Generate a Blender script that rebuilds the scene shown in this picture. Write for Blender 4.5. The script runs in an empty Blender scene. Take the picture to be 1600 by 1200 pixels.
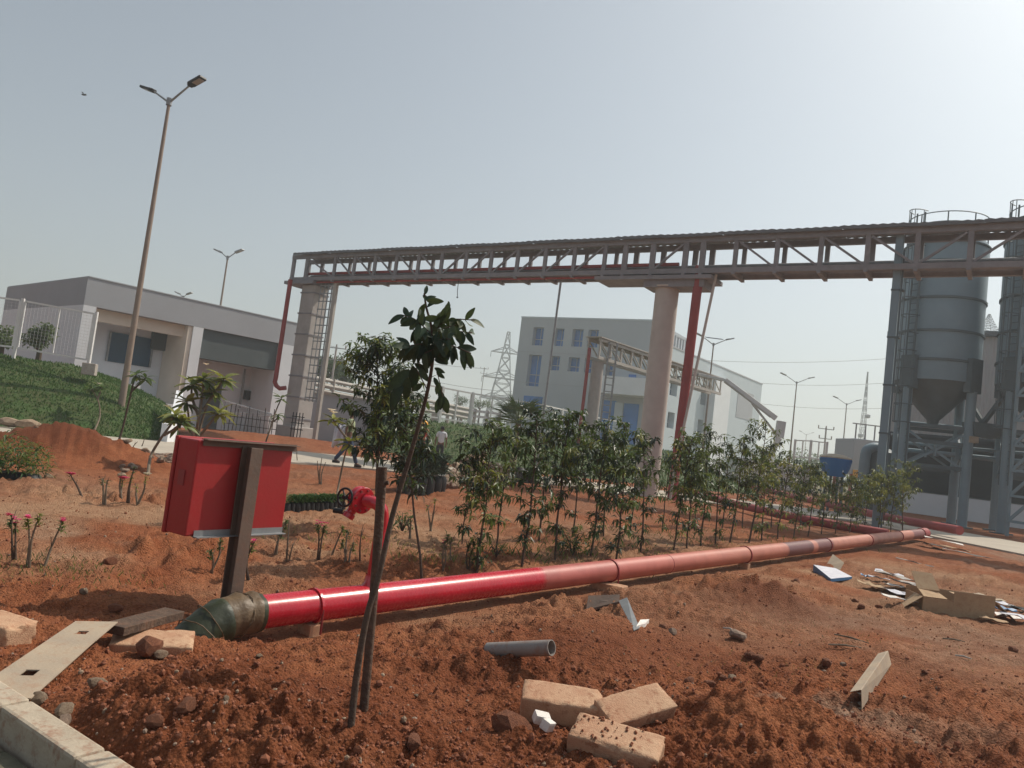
import bpy, math, random
import numpy as np
from mathutils import Vector, Matrix, Euler
random.seed(7)
R = math.radians
SC = bpy.context.scene
COL = SC.collection
# ------------------------------------------------------------ camera, sky, sun, exposure
CAM_H, PITCH, ROLL, FPX = 1.4, 4.17, 6.9, 1202.0
cam = bpy.data.cameras.new('camera'); cam.sensor_width = 36; cam.lens = 36 * FPX / 1600
cam.clip_start = .05; cam.clip_end = 9000
cam_o = bpy.data.objects.new('camera', cam); COL.objects.link(cam_o)
CM = Matrix.Rotation(R(90 + PITCH), 3, 'X') @ Matrix.Rotation(R(ROLL), 3, 'Z')
cam_o.matrix_world = Matrix.Translation((0, 0, CAM_H)) @ CM.to_4x4()
SC.camera = cam_o
SUN_AZ, SUN_EL = 58, 50              # azimuth clockwise from +Y (to the right of the view)
w = bpy.data.worlds.new('World'); SC.world = w; w.use_nodes = True
nt = w.node_tree; nt.nodes.clear()
sky = nt.nodes.new('ShaderNodeTexSky'); sky.sky_type = 'NISHITA'; sky.sun_disc = False
sky.sun_elevation = R(SUN_EL); sky.sun_rotation = R(SUN_AZ)
sky.air_density = 1.0; sky.dust_density = 3.2; sky.ozone_density = 2.0
hs = nt.nodes.new('ShaderNodeHueSaturation'); hs.inputs['Saturation'].default_value = .50
bg = nt.nodes.new('ShaderNodeBackground'); bg.inputs['Strength'].default_value = .110
wo = nt.nodes.new('ShaderNodeOutputWorld')
tn = nt.nodes.new('ShaderNodeMixRGB'); tn.blend_type = 'MULTIPLY'; tn.inputs[0].default_value = 1; tn.inputs[2].default_value = (.95, 1.0, .985, 1)
nt.links.new(sky.outputs[0], hs.inputs['Color']); nt.links.new(hs.outputs[0], tn.inputs[1]); nt.links.new(tn.outputs[0], bg.inputs[0]); nt.links.new(bg.outputs[0], wo.inputs[0])
sl = bpy.data.lights.new('sun', 'SUN'); sl.energy = 3.8; sl.angle = R(.6); sl.color = (1, .90, .76)
so = bpy.data.objects.new('sun', sl); COL.objects.link(so)
sd = Vector((math.sin(R(SUN_AZ)) * math.cos(R(SUN_EL)), math.cos(R(SUN_AZ)) * math.cos(R(SUN_EL)), math.sin(R(SUN_EL))))
so.rotation_euler = sd.to_track_quat('Z', 'Y').to_euler(); so.location = (20, 20, 40)
SC.view_settings.view_transform = 'Standard'; SC.view_settings.look = 'None'
SC.view_settings.gamma = 1; SC.view_settings.use_curve_mapping = False
SC.view_settings.exposure = 0.13
SC.render.engine = 'CYCLES'
SC.cycles.volume_bounces = 1

# ------------------------------------------------------------ places seen in the photograph -> metres
def ray(x, y):
    return CM @ Vector((x - 800, 600 - y, -FPX))
def D(x, y, Y):
    d = ray(x, y); t = Y / d.y; return Vector((d.x * t, Y, CAM_H + d.z * t))
def G(x, y, z=0.):
    d = ray(x, y); t = (z - CAM_H) / d.z; return Vector((d.x * t, d.y * t, z))
def PL(x, y, P0, d):
    r = ray(x, y); det = -r.x * d[1] + d[0] * r.y
    t = (-P0[0] * d[1] + d[0] * P0[1]) / det
    return Vector((r.x * t, r.y * t, CAM_H + r.z * t))

# ------------------------------------------------------------ noise and terrain
def _hash(ix, iy, s):
    n = (ix * 374761393 + iy * 668265263 + s * 1442695041) & 0xffffffff
    n = ((n ^ (n >> 13)) * 1274126177) & 0xffffffff
    return ((n ^ (n >> 16)) & 0xffff) / 65535.
def vnoise(x, y, s=0):
    x = np.asarray(x, float); y = np.asarray(y, float)
    ix = np.floor(x).astype(np.int64); iy = np.floor(y).astype(np.int64)
    fx = x - ix; fy = y - iy; fx = fx * fx * (3 - 2 * fx); fy = fy * fy * (3 - 2 * fy)
    a = _hash(ix, iy, s); b = _hash(ix + 1, iy, s); c = _hash(ix, iy + 1, s); d = _hash(ix + 1, iy + 1, s)
    return (a + (b - a) * fx) * (1 - fy) + (c + (d - c) * fx) * fy
def fbm(x, y, f, o=4, s=0):
    r = 0; a = 1; t = 0
    for i in range(o):
        r = r + a * vnoise(x * f + 17.3 * i, y * f - 9.1 * i, s + i); t += a; a *= .5; f *= 2.03
    return r / t - .5
def gs(x, y, cx, cy, rx, ry, a=0):
    c, s = math.cos(a), math.sin(a); dx = x - cx; dy = y - cy
    return np.exp(-(((dx * c + dy * s) / rx) ** 2 + ((-dx * s + dy * c) / ry) ** 2))
ROAD = [(-26, 9.5), (-11.24, 17.4), (-10.3, 18.3), (-7.8, 19.6), (-6.35, 21.8), (-4.7, 23.4), (-1.85, 24.4), (.4, 27.2), (4, 28.3), (8.6, 28.0),
        (12.6, 27.6), (13.3, 24.7), (14.1, 20.65), (15.6, 12), (17.5, 2), (22.4, 2), (20, 13), (17.95, 26.35), (17.2, 29.5), (16.6, 33.5), (5, 33.6),
        (0, 32.6), (-4, 31.2), (-9, 28.6), (-11.4, 24.4), (-14.5, 22.4), (-29, 15)]
def in_poly(x, y, P):
    c = np.zeros(np.shape(x), bool)
    for i in range(len(P)):
        x1, y1 = P[i]; x2, y2 = P[i - 1]
        k = ((y1 > y) != (y2 > y)) & (x < (x2 - x1) * (y - y1) / (y2 - y1 + 1e-12) + x1)
        c ^= k
    return c
def poly_dist(x, y, P):
    d = np.full(np.shape(x), 1e9)
    for i in range(len(P)):
        x1, y1 = P[i - 1]; x2, y2 = P[i]; ex, ey = x2 - x1, y2 - y1
        t = np.clip(((x - x1) * ex + (y - y1) * ey) / (ex * ex + ey * ey), 0, 1)
        d = np.minimum(d, np.hypot(x - x1 - t * ex, y - y1 - t * ey))
    return np.where(in_poly(x, y, P), 0, d)
m1 = G(330, 1085, .1); m2 = G(1190, 1150, .1); m3 = G(600, 1160, .1); m4 = G(1180, 940); m5 = G(30, 950); mdh = G(100, 716)
KA, KB = G(-60, 1058, .02), G(170, 1216, .02)      # line of the kerb
KD = (KB - KA).normalized()
PA, PB = D(400, 957, 5.72), D(1445, 833, 20.8); PV = PB - PA; PRr = .122
def pipe_td(x, y):
    q = PV.x ** 2 + PV.y ** 2; t = ((x - PA.x) * PV.x + (y - PA.y) * PV.y) / q; tc = np.clip(t, 0, 1)
    return t, np.hypot(x - PA.x - PV.x * tc, y - PA.y - PV.y * tc)
def macro(x, y):
    z = -.15 * gs(x, y, -1.7, 6.1, 2.2, 1.3) - .05 * gs(x, y, .3, 7.4, 1.8, .8)
    z = z + .17 * gs(x, y, m1.x, m1.y, .5, .5) + .17 * gs(x, y, m2.x, m2.y, .75, .6) + .06 * gs(x, y, m3.x, m3.y, .8, .5)
    z = z + .16 * gs(x, y, m4.x + .1, m4.y - .25, .5, .4) - .13 * gs(x, y, m4.x - .9, m4.y + .2, .55, .3) + .07 * gs(x, y, .3, 4.85, .3, .25) + .13 * gs(x, y, .75, 5.9, 1.1, .42, .85) + .12 * gs(x, y, 3.0, 8.9, 1.6, .5, .9)
    z = z - .10 * gs(x, y, m5.x, m5.y + .4, .9, .35)
    z = z + .62 * gs(x, y, mdh.x, mdh.y - .3, 1.15, .85) ** .8 + .16 * gs(x, y, mdh.x + 1.4, mdh.y - .1, .9, .6)
    z = z + .45 * gs(x, y, -12.3, 35, 2.2, 1.6) + .5 * gs(x, y, -9, 36, 3.5, 1.8)
    z = z + .25 * gs(x, y, 17.9, 17.5, 2.5, 1.2) + .18 * gs(x, y, 11.5, 13, 3, 1.2)
    z = z + .12 * fbm(x, y, .35, 2, 3) * np.clip((y - 2) / 6, 0, 1) * np.clip((60 - np.hypot(x, y)) / 30, 0, 1)
    # flat under the kerb and the paving beyond it
    kx = (x - KA.x) * -KD.y + (y - KA.y) * KD.x
    f = np.clip((kx + .06) / .25, 0, 1); f = f * f * (3 - 2 * f)
    z = z * f - .06 * (1 - f)
    t, dd = pipe_td(x, y); zb = PA.z + PV.z * np.clip(t, -.05, 1) - PRr
    wgt = np.clip(1 - (dd - .22) / .55, 0, 1) * np.clip((t + .035) * 40, 0, 1) * np.clip((1.03 - t) * 30, 0, 1); wgt = wgt * wgt * (3 - 2 * wgt)
    z = z * (1 - wgt) + (zb - .085) * wgt
    r = np.clip(poly_dist(x, y, ROAD) / 1.2, 0, 1); r = r * r * (3 - 2 * r)
    return z * r - .015 * (1 - r)
def micro(x, y):
    d = np.hypot(x, y)
    r = np.clip(poly_dist(x, y, ROAD) / .8, 0, 1)
    kx = np.clip(((x - KA.x) * -KD.y + (y - KA.y) * KD.x) / .2, .05, 1)
    near = np.clip(1 - (d - 5) / 6, .0, 1)
    mnd = gs(x, y, mdh.x + .3, mdh.y - .3, 1.6, 1.0)
    rough = np.clip(.72 + mnd + 1.6 * fbm(x, y, .8, 2, 40) + .5 * np.clip(1 - (y - 3) / 3, 0, 1), .3, 1.5)
    a = .15 * fbm(x, y, 2.2, 3, 11) * rough
    rd = fbm(x, y, 6.5, 3, 21)
    a = a + .075 * (1 - np.abs(rd) * 4.5) * rough * np.clip(fbm(x, y, .9, 2, 55) + .35, 0, 1)
    a = a + .055 * fbm(x, y, 26, 3, 31) * rough * np.clip(1.3 - d / 16, .15, 1) + near * .024 * np.abs(fbm(x, y, 70, 2, 35)) * rough
    cl = np.clip(fbm(x, y, 11, 2, 91) - .02, 0, 1) + np.clip(fbm(x, y, 5, 2, 93) - .06, 0, 1) * 1.3
    a = a + .16 * cl * rough * np.clip(1.4 - d / 18, .2, 1) * np.clip(.75 + 2.2 * fbm(x, y, .7, 2, 97), .1, 1.3)
    a = a * np.clip(.25 + (pipe_td(x, y)[1] - .12) / .5, .25, 1)
    return a * r * kx * np.clip((45 - d) / 20, .0, 1)
def gz(x, y):
    return float(macro(np.array(float(x)), np.array(float(y))) + micro(np.array(float(x)), np.array(float(y))))
def gmz(x, y):
    return float(macro(np.array(float(x)), np.array(float(y))))
def GT(x, y, dz=0.):
    """point of the terrain seen at a place of the photograph"""
    z = 0.
    for _ in range(14):
        p = G(x, y, z); z = .5 * z + .5 * gz(p.x, p.y)
    p = G(x, y, z); p.z = gz(p.x, p.y) + dz; return p

# ------------------------------------------------------------ object helpers
def lin(c):
    return tuple((v / 12.92 if v <= .04045 else ((v + .055) / 1.055) ** 2.4) for v in c)
def mat(name, col, rough=.8, col2=None, scale=4., bump=0., bscale=40., metal=0., spec=.4, trans=0., detail=5., mix=.5, coat=0.):
    m = bpy.data.materials.new(name); m.use_nodes = True; n = m.node_tree.nodes; l = m.node_tree.links
    b = n['Principled BSDF']; b.inputs['Roughness'].default_value = rough; b.inputs['Metallic'].default_value = metal
    b.inputs['Specular IOR Level'].default_value = spec; b.inputs['Coat Weight'].default_value = coat
    tc = n.new('ShaderNodeTexCoord')
    if col2 is None: col2 = tuple(v * .72 for v in col)
    nz = n.new('ShaderNodeTexNoise'); nz.inputs['Scale'].default_value = scale; nz.inputs['Detail'].default_value = detail; nz.inputs['Roughness'].default_value = .65
    l.new(tc.outputs['Object'], nz.inputs['Vector'])
    cr = n.new('ShaderNodeValToRGB'); cr.color_ramp.elements[0].position = .5 - mix * .4; cr.color_ramp.elements[1].position = .5 + mix * .4
    cr.color_ramp.elements[0].color = (*col2, 1); cr.color_ramp.elements[1].color = (*col, 1)
    l.new(nz.outputs[0], cr.inputs[0]); l.new(cr.outputs[0], b.inputs['Base Color'])
    if bump:
        n2 = n.new('ShaderNodeTexNoise'); n2.inputs['Scale'].default_value = bscale; n2.inputs['Detail'].default_value = 6
        l.new(tc.outputs['Object'], n2.inputs['Vector'])
        bp = n.new('ShaderNodeBump'); bp.inputs['Strength'].default_value = bump; bp.inputs['Distance'].default_value = .01
        l.new(n2.outputs[0], bp.inputs['Height']); l.new(bp.outputs[0], b.inputs['Normal'])
        rr = n.new('ShaderNodeMapRange'); rr.inputs['To Min'].default_value = max(0, rough - .12); rr.inputs['To Max'].default_value = min(1, rough + .12)
        l.new(n2.outputs[0], rr.inputs[0]); l.new(rr.outputs[0], b.inputs['Roughness'])
    if trans:
        t = n.new('ShaderNodeBsdfTranslucent'); l.new(cr.outputs[0], t.inputs['Color'])
        mx = n.new('ShaderNodeMixShader'); mx.inputs[0].default_value = trans
        l.new(b.outputs[0], mx.inputs[1]); l.new(t.outputs[0], mx.inputs[2]); l.new(mx.outputs[0], n['Material Output'].inputs[0])
    return m
def uvless_leaf(name, c, c2, tr=.3, rough=.45):
    m = mat(name, c, rough, c2, scale=9., trans=tr, spec=.5, mix=.6)
    n = m.node_tree.nodes; l = m.node_tree.links; cr = next(q for q in n if q.type == 'VALTORGB')
    oi = n.new('ShaderNodeObjectInfo'); mr = n.new('ShaderNodeMapRange'); mr.inputs['To Min'].default_value = .72; mr.inputs['To Max'].default_value = 1.35; l.new(oi.outputs['Random'], mr.inputs[0])
    h_ = n.new('ShaderNodeHueSaturation'); l.new(cr.outputs[0], h_.inputs['Color']); l.new(mr.outputs[0], h_.inputs['Value'])
    m2 = n.new('ShaderNodeMapRange'); m2.inputs['To Min'].default_value = .515; m2.inputs['To Max'].default_value = .475; l.new(oi.outputs['Random'], m2.inputs[0]); l.new(m2.outputs[0], h_.inputs['Hue'])
    for k in list(cr.outputs[0].links):
        if k.to_node != h_: l.new(h_.outputs[0], k.to_socket)
    return m

class MB:
    def __init__(s): s.v = []; s.f = []; s.m = []; s.k = 0
    def quad(s, *p):
        b = len(s.v); s.v += [Vector(q) for q in p]; s.f.append(tuple(range(b, b + len(p)))); s.m.append(s.k)
    def box(s, c, d, M=None, taper=1.):
        b = len(s.v); c = Vector(c)
        for k in (-1, 1):
            t = taper if k > 0 else 1
            for i, j in ((-1, -1), (1, -1), (1, 1), (-1, 1)):
                p = Vector((i * d[0] / 2 * t, j * d[1] / 2 * t, k * d[2] / 2))
                if M is not None: p = M @ p
                s.v.append(c + p)
        for f in ((3, 2, 1, 0), (4, 5, 6, 7), (0, 1, 5, 4), (1, 2, 6, 5), (2, 3, 7, 6), (3, 0, 4, 7)):
            s.f.append(tuple(b + i for i in f)); s.m.append(s.k)
        return s
    def bar(s, p, q, wd, h=None, up=(0, 0, 1)):
        p = Vector(p); q = Vector(q); h = h or wd; d = (q - p); L = d.length; d.normalize()
        u = Vector(up)
        if abs(d.dot(u)) > .98: u = Vector((1, 0, 0))
        x = d.cross(u).normalized(); z = x.cross(d)
        M = Matrix((x, d, z)).transposed()
        return s.box((p + q) / 2, (wd, L, h), M)
    def tube(s, pts, r, n=10, cap=True):
        pts = [Vector(p) for p in pts]; k = len(pts)
        if not hasattr(r, '__len__'): r = [r] * k
        b = len(s.v); prev = None
        for i, p in enumerate(pts):
            d = (pts[min(i + 1, k - 1)] - pts[max(i - 1, 0)]).normalized()
            if prev is None:
                a = Vector((0, 0, 1)) if abs(d.z) < .9 else Vector((1, 0, 0)); x = d.cross(a).normalized()
            else: x = (prev - d * prev.dot(d)).normalized()
            prev = x; y = d.cross(x)
            for j in range(n):
                a = 2 * math.pi * j / n; s.v.append(p + (x * math.cos(a) + y * math.sin(a)) * r[i])
        for i in range(k - 1):
            for j in range(n):
                s.f.append((b + i * n + j, b + i * n + (j + 1) % n, b + (i + 1) * n + (j + 1) % n, b + (i + 1) * n + j)); s.m.append(s.k)
        if cap:
            s.f.append(tuple(b + j for j in range(n))[::-1]); s.f.append(tuple(b + (k - 1) * n + j for j in range(n))); s.m += [s.k, s.k]
        return s
    def lathe(s, c, prof, n=24, axis=None):
        c = Vector(c); b = len(s.v); k = len(prof)
        M = Matrix.Identity(3) if axis is None else Vector(axis).to_track_quat('Z', 'Y').to_matrix()
        for r_, z in prof:
            for j in range(n):
                a = 2 * math.pi * j / n; s.v.append(c + M @ Vector((r_ * math.cos(a), r_ * math.sin(a), z)))
        for i in range(k - 1):
            for j in range(n):
                s.f.append((b + i * n + j, b + i * n + (j + 1) % n, b + (i + 1) * n + (j + 1) % n, b + (i + 1) * n + j)); s.m.append(s.k)
        return s
    def leaf(s, p, d, up, L, W, droop=.25):
        d = Vector(d).normalized(); x = d.cross(Vector(up))
        if x.length < 1e-3: x = Vector((1, 0, 0))
        x.normalize(); nrm = x.cross(d); b = len(s.v); p = Vector(p)
        mid = p + d * L * .48 - nrm * L * .02
        tip = p + d * L - nrm * L * droop + Vector((0, 0, -L * droop * .6))
        lu = nrm * W * .28
        s.v += [p, mid + x * W / 2 + lu, mid, mid - x * W / 2 + lu, tip]
        s.f += [(b, b + 1, b + 2), (b + 1, b + 4, b + 2), (b, b + 2, b + 3), (b + 2, b + 4, b + 3)]; s.m += [s.k] * 4
        return s
    def build(s, name, m, parent=None, smooth=False, loc=None, bevel=0., stuff=False, segs=2):
        me = bpy.data.meshes.new(name)
        o0 = Vector(loc) if loc is not None else (Vector(parent['_o']) if parent is not None and '_o' in parent else Vector((0, 0, 0)))
        me.from_pydata([tuple(v - o0) for v in s.v], [], s.f)
        ms = m if isinstance(m, (list, tuple)) else [m]
        for q in ms: me.materials.append(q)
        if len(ms) > 1: me.polygons.foreach_set('material_index', s.m)
        if smooth:
            me.polygons.foreach_set('use_smooth', [True] * len(me.polygons))
        me.update()
        o = bpy.data.objects.new(name, me); COL.objects.link(o)
        if smooth:
            try: me.set_sharp_from_angle(angle=R(38))
            except Exception: pass
        if bevel:
            b = o.modifiers.new('b', 'BEVEL'); b.width = bevel; b.segments = segs; b.limit_method = 'ANGLE'
        if parent is not None:
            o.parent = parent; o['_o'] = tuple(o0)
        else: o.location = o0
        if stuff: o['kind'] = 'stuff'
        return o
def tag(o, label, cat, group=None):
    o['label'] = label; o['category'] = cat
    if group: o['group'] = group
    return o
def thing(name, loc, label, cat, group=None):
    o = bpy.data.objects.new(name, None); COL.objects.link(o); o.location = loc; o['_o'] = tuple(loc)
    o.empty_display_size = .1
    return tag(o, label, cat, group)
def struct(o): o['kind'] = 'structure'; return o
def copy_tree(o, parent=None):
    c = o.copy(); COL.objects.link(c)
    if parent is not None: c.parent = parent
    for ch in list(o.children): copy_tree(ch, c)
    return c
def rotz(a): return Matrix.Rotation(a, 3, 'Z')
def rnd(a, b): return random.uniform(a, b)
def bez(pts, n=12):
    """smooth curve through points (Catmull-Rom)"""
    P = [Vector(p) for p in pts]; P = [P[0] * 2 - P[1]] + P + [P[-1] * 2 - P[-2]]; out = []
    for i in range(1, len(P) - 2):
        for k in range(n):
            t = k / n; a, b, c, d = P[i - 1], P[i], P[i + 1], P[i + 2]
            out.append(.5 * (2 * b + (c - a) * t + (2 * a - 5 * b + 4 * c - d) * t * t + (3 * b - a - 3 * c + d) * t ** 3))
    out.append(P[-2]); return out

# ------------------------------------------------------------ materials
M_ = {}
M_['conc'] = mat('concrete', (.42, .39, .35), .9, (.30, .275, .25), 3, .5, 30)
M_['conc_pink'] = mat('cream pillar concrete', (.54, .485, .445), .85, (.44, .39, .355), 1.2, .3, 20)
M_['conc_gray'] = mat('grey pillar concrete', (.44, .41, .39), .88, (.34, .315, .30), 1.5, .4, 18)
M_['pave'] = mat('mossy paving', (.16, .14, .10), .95, (.07, .075, .04), 6, .6, 50)
M_['kerb'] = mat('kerb concrete', (.46, .39, .30), .9, (.34, .28, .21), 5, .5, 40)
M_['block'] = mat('solid block', (.52, .35, .225), .92, (.40, .21, .125), 7, .5, 140)
M_['block_pale'] = mat('cement patch on block', (.42, .38, .33), .95, (.30, .24, .2), 20, .9, 120)
M_['white'] = mat('white render', (.74, .76, .79), .8, (.67, .69, .72), .6, .15, 30)
M_['creamw'] = mat('cream render', (.78, .70, .60), .85, (.68, .60, .50), .7)
M_['wgrey'] = mat('grey render', (.37, .385, .415), .85, (.335, .345, .37), .5, .15, 30)
M_['lgrey'] = mat('light grey cladding', (.40, .43, .46), .7, (.36, .39, .42), .3, .1, 20)
M_['lblue'] = mat('pale blue cladding', (.50, .56, .60), .6, (.45, .51, .55), .3, .1, 20)
M_['panelgreen'] = mat('dark grey-green sheet', (.085, .105, .11), .6, (.07, .088, .092), 1)
M_['glass'] = mat('blue window glass', (.008, .16, .52), .4, (.006, .11, .38), .5, spec=.3)
M_['glassd'] = mat('dark window glass', (.02, .07, .13), .2, (.015, .05, .09), .5, spec=.4)
M_['whitem'] = mat('white painted steel', (.68, .68, .68), .5, (.58, .57, .56), 2)
M_['galv'] = mat('galvanised steel', (.32, .33, .34), .45, (.22, .23, .24), 6, metal=.4)
M_['pole'] = mat('rusty galvanised pole', (.27, .21, .17), .6, (.2, .15, .12), 1.2)
M_['truss'] = mat('truss paint', (.27, .262, .28), .7, (.19, .183, .195), 2.5, .2, 20)
M_['trussp'] = mat('pale steel', (.45, .42, .38), .65, (.36, .33, .30), 1.5)
M_['roofs'] = mat('conveyor cover sheet', (.16, .16, .17), .5, (.12, .12, .125), 1.5, metal=.3)
M_['red'] = mat('glossy red paint', (.52, .018, .035), .16, (.44, .012, .025), 3, .25, 55, spec=.6, coat=.6)
M_['redmat'] = mat('cabinet red paint', (.36, .018, .022), .42, (.30, .022, .022), 3.0, .12, 40)
M_['redfar'] = mat('dull red paint', (.34, .05, .05), .55, (.24, .035, .035), 1.5)
M_['black'] = mat('black plastic', (.02, .02, .022), .5, (.012, .012, .014), 10, .5, 40)
M_['blackiron'] = mat('black cast iron', (.018, .018, .022), .4)
M_['bark'] = mat('bark', (.105, .07, .05), .9, (.06, .04, .03), 20, .8, 60)
M_['barkg'] = mat('pale bark', (.21, .165, .12), .9, (.13, .10, .07), 15, .6, 50)
M_['stake'] = mat('weathered wood', (.12, .075, .05), .85, (.05, .032, .024), 12, .9, 50)
M_['leaf'] = uvless_leaf('hedge leaf', (.10, .155, .03), (.045, .082, .02), .38)
M_['leaf_y'] = uvless_leaf('yellow-green leaf', (.24, .26, .05), (.13, .16, .03), .42)
M_['leaf_d'] = uvless_leaf('dark leaf', (.03, .06, .028), (.018, .035, .02), .18)
M_['leaf_s'] = uvless_leaf('sapling leaf', (.035, .07, .03), (.02, .042, .022), .2, .55)
M_['leaf_sy'] = uvless_leaf('young sapling leaf', (.075, .105, .035), (.045, .07, .025), .35, .55)
M_['grass'] = uvless_leaf('grass blade', (.052, .13, .020), (.03, .08, .014), .3, .6)
M_['lawn'] = mat('turf', (.04, .09, .018), .95, (.06, .06, .022), 2.5, .8, 40)
M_['tree_far'] = uvless_leaf('distant leaf', (.11, .17, .06), (.07, .115, .04), .35, .7)
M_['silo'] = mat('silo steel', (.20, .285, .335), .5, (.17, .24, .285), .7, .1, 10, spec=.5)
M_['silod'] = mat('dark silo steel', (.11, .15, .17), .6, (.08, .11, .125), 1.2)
M_['corr'] = mat('corrugated sheet', (.45, .45, .45), .6, (.38, .38, .385), .4)
M_['louver'] = mat('dark louvre', (.045, .055, .06), .6, (.03, .04, .045), 1)
M_['card'] = mat('cardboard', (.44, .31, .19), .9, (.37, .25, .15), 5, .2, 60)
M_['cardg'] = mat('grey cardboard', (.42, .335, .24), .9, (.30, .245, .19), 4, .2, 60)
M_['pvc'] = mat('grey pvc', (.27, .25, .235), .5, (.22, .2, .185), 5)
M_['foam'] = mat('white foam', (.75, .74, .72), .8, (.6, .55, .5), 12)
M_['paper'] = mat('white paper scrap', (.62, .62, .66), .7, (.45, .45, .52), 8)
M_['bluep'] = mat('blue print', (.03, .17, .36), .5, (.02, .11, .26), 4)
M_['bluetank'] = mat('blue tank plastic', (.02, .14, .36), .4, (.015, .1, .28), 1)
M_['cream'] = mat('cream cover', (.45, .38, .3), .8, (.35, .28, .2), 3)
M_['rock'] = mat('laterite rock', (.27, .105, .052), .95, (.14, .05, .028), 12, 1, 50)
M_['clod'] = mat('soil clod', (.30, .115, .06), .97, (.16, .055, .03), 14)
M_['rockp'] = mat('pale rubble', (.34, .25, .19), .95, (.22, .15, .11), 9, 1, 40)
M_['rockg'] = mat('grey rock', (.36, .28, .20), .95, (.22, .14, .09), 9, 1, 50)
M_['pink'] = uvless_leaf('pink petal', (.75, .12, .24), (.6, .06, .14), .35)
M_['petal'] = uvless_leaf('white petal', (.75, .72, .62), (.7, .6, .4), .3)
M_['skin'] = mat('skin', (.16, .08, .05), .6, (.13, .065, .04), 5)
M_['hair'] = mat('black hair', (.01, .009, .008), .6)
M_['shirt'] = mat('white shirt', (.62, .64, .68), .9, (.52, .54, .58), 12, .5, 12)
M_['jeans'] = mat('blue jeans', (.05, .075, .14), .95, (.03, .045, .09), 20, .5, 25)
M_['dark'] = mat('dark cloth', (.025, .025, .03), .95, (.018, .018, .02), 20, .5, 25)
M_['vest'] = mat('orange-red vest', (.6, .10, .06), .8, (.5, .07, .05), 8)
M_['ytan'] = mat('tan shirt', (.35, .2, .12), .9, (.28, .15, .09), 8)
M_['yel'] = mat('yellow helmet', (.75, .36, .02), .35, (.7, .32, .02), 3)
M_['vis'] = mat('pale green shirt', (.42, .5, .3), .9, (.34, .4, .24), 6)
M_['wrapg'] = mat('dark green plastic wrap', (.035, .045, .022), .5, (.02, .025, .014), 6, .8, 12)
M_['wrapb'] = mat('brown tape', (.15, .10, .055), .5, (.09, .06, .035), 8, .6, 30)
M_['glaze'] = mat('lamp glass', (.35, .33, .32), .2, (.3, .28, .26), 3)
M_['post'] = mat('primed steel channel', (.15, .105, .08), .6, (.10, .07, .055), 3, .3, 30)
M_['brick'] = mat('orange brick', (.42, .22, .12), .9, (.3, .14, .075), 10, .6, 60)
M_['solar'] = mat('solar panel', (.02, .03, .06), .3)

def soiled(m, amt=.5):
    n = m.node_tree.nodes; l = m.node_tree.links; b = n['Principled BSDF']; src = b.inputs['Base Color'].links[0].from_socket
    tc = n.new('ShaderNodeTexCoord'); z = n.new('ShaderNodeTexNoise'); z.inputs['Scale'].default_value = 16; z.inputs['Detail'].default_value = 9; z.inputs['Roughness'].default_value = .75; l.new(tc.outputs['Object'], z.inputs['Vector'])
    c = n.new('ShaderNodeValToRGB'); c.color_ramp.elements[0].position = .5; c.color_ramp.elements[1].position = .64; c.color_ramp.elements[1].color = (amt, amt, amt, 1); l.new(z.outputs[0], c.inputs[0])
    x = n.new('ShaderNodeMixRGB'); x.inputs[2].default_value = (.24, .085, .04, 1); l.new(c.outputs[0], x.inputs[0]); l.new(src, x.inputs[1]); l.new(x.outputs[0], b.inputs['Base Color'])
for k_, a_ in (('block', .75), ('cardg', .3), ('card', .3), ('pvc', .55), ('redmat', .07), ('kerb', .6), ('stake', .25), ('foam', .35), ('conc', .4), ('post', .2), ('conc_pink', .0), ('white', .0)):
    if a_: soiled(M_[k_], a_)
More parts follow.
